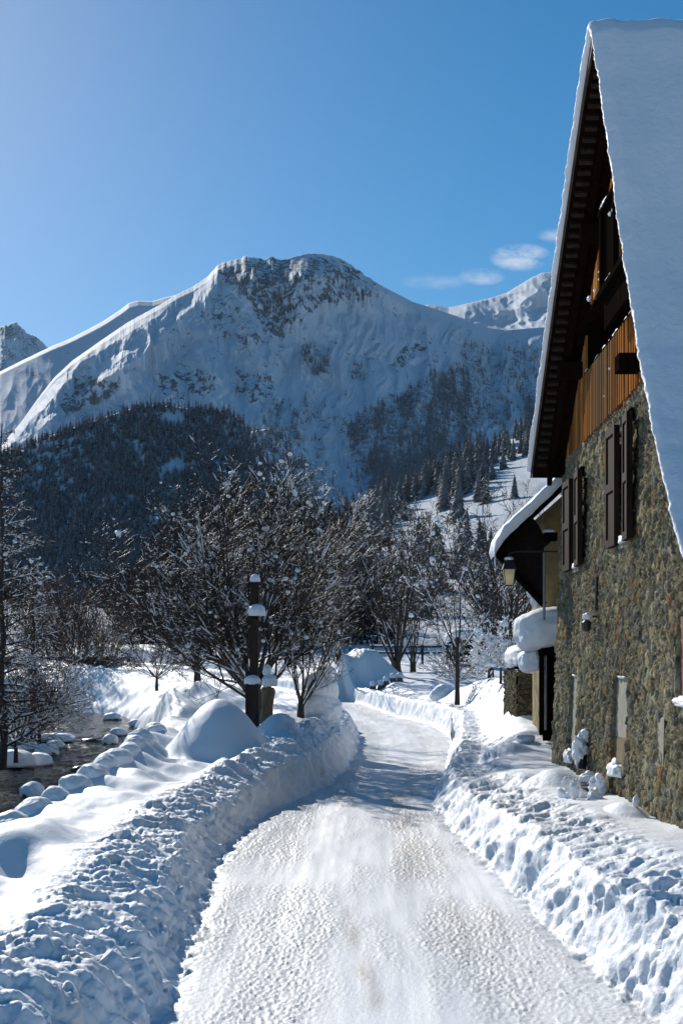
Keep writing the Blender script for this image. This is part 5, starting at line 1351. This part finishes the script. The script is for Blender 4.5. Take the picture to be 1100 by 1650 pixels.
# boulders in and beside the river
WETS = m_plain('wet dark stone', (.03, .03, .03), .3, .5, 5, .4, .5)
rocks = [(51, 1284, 29.5, .27, .23, 'large round snow-capped boulder in the near left of the river'), (88, 1194, 52, .75, .24, 'long flat snow-capped boulder near the shaded left bank'), (88, 1206, 48, .32, .2, 'small snowy boulder just in front of the long flat one'), (74, 1216, 44, .4, .26, 'snowy boulder against the left bank below the larch'),
         (177, 1200, 50, .30, .28, 'round snow-capped boulder near the parapet in midstream'), (190, 1184, 57, .36, .22, 'snow-capped boulder beyond the round one near the parapet'), (180, 1160, 74, .5, .28, 'farthest snow-capped boulder where the river glitters'), (60, 1232, 39, .42, .26, 'lumpy snow-covered boulder at the edge of the left bank'),
         (22, 1236, 38, .55, .36, 'big snow-covered boulder beneath the edge larch'), (220, 1165, 66, .4, .25, 'snow-capped boulder tucked under the right river bank')]
for i, (px, py, d, w, h, lab) in enumerate(rocks):
    p = P(px, py, d); r = empty('boulder', (p.x, d, WATER), lab, 'boulder', None)
    blob('stone', (0, 0, .02), (w * .92, w * .9, h * .8), WETS, r, sub=2, amp=.3, seed=i); blob('snow_cap', (0, 0, h * .55), (w, w * .95, h * 1.0), SNOW, r, sub=3, amp=.14, flat=-.35, seed=i + 20)
for i, (px, py, d, w, lab) in enumerate([(147, 1196, 52, .4, 'bare wet dark rock breaking the water in midstream'), (128, 1246, 37, .3, 'low wet black rock near the parapet in the near water')]):
    p = P(px, py, d); tag(blob('boulder', (p.x, d, WATER + .02), (w, w, .14), WETS, sub=2, amp=.3, seed=i + 7), lab, 'boulder')
# small snow-topped marker stones on the bank crest
stn = [(601, 1124), (613, 1128), (622, 1128), (633, 1130), (644, 1133)]
STN = m_plain('grey brown stone', (.16, .13, .10), .9, .4, 8, .3, .1)
for i, (px, py) in enumerate(stn):
    p = P(px, py + 7, 66); p.z = gz(p.x, 66) - .04; r = empty('marker_stone', tuple(p), '%s small snow-topped marker stone from the left on the far right bank' % ordn[i], 'stone', 'marker stones on the far right bank')
    blob('stone', (0, 0, .02), (.16, .16, .36), STN, r, sub=2, amp=.15, seed=i); blob('snow_cap', (0, 0, .33), (.17, .17, .15), SNOW, r, sub=2, amp=.15, seed=i + 3)
# rail fence and a small hut half hidden behind the trees
fb = P(690, 1056, 78)
fe = empty('rail_fence', tuple(fb), 'low dark rail fence with snow on its rails behind the pollarded trees', 'fence')
f_ = rel(fe)
for px in (600, 640, 680, 720, 765):
    p = P(px, 1052, 78); mb = MB(); mb.box((p.x, 78, p.z - .1), (.14, .14, 1.1)); f_(mb.build('post', POSTW))
for py in (1040, 1050):
    a, b = P(596, py + 2, 78), P(770, py, 78); mb = MB(); mb.tube([tuple(a), tuple((a + b) / 2 - Vector((0, 0, .05))), tuple(b)], .06, 6); f_(mb.build('rail', POSTW))
    mb = MB(); mb.tube([tuple(a + Vector((0, 0, .09))), tuple((a + b) / 2 + Vector((0, 0, .05))), tuple(b + Vector((0, 0, .09)))], .055, 6); f_(mb.build('rail_snow', SNOW_TREE, smooth_shade=True))
hb = P(752, 1064, 84)
ht = empty('small_hut', tuple(hb), 'small dark hut with a snow-covered roof behind the trees', 'hut'); f_ = rel(ht)
mb = MB(); mb.box((hb.x, 84, hb.z + .5), (2.1, 2.0, 1.2)); f_(mb.build('wall', DARKWOOD))
mb = MB(); mb.prism([(hb.x - 1.3, 82.8, hb.z + 1.0), (hb.x + 1.3, 82.8, hb.z + 1.0), (hb.x, 82.8, hb.z + 1.7)], (0, 2.6, 0)); f_(mb.build('roof', DARKWOOD))
pillow('roof_snow', (hb.x, 84, hb.z + 1.5), (1.35, 1.35, .42), f_, 71)

# ------------------------------------------------------------------ thin blue winter haze in the valley air
mb = MB(); mb.box((0, 5000, 898.4), (26000, 28000, 1803.2))
hz = NT('haze'); hz.t.nodes.remove(hz.b)
pv = hz.n('ShaderNodeVolumePrincipled'); pv.inputs['Color'].default_value = (.5, .72, 1.0, 1); pv.inputs['Density'].default_value = 1.8e-5; pv.inputs['Anisotropy'].default_value = .2
hz.l(pv.outputs[0], hz.out.inputs['Volume'])
hb_ = mb.build('haze', hz.m); hb_['kind'] = 'stuff'; hb_['label'] = 'thin bluish haze filling the valley air in front of the mountains'; hb_['category'] = 'haze'
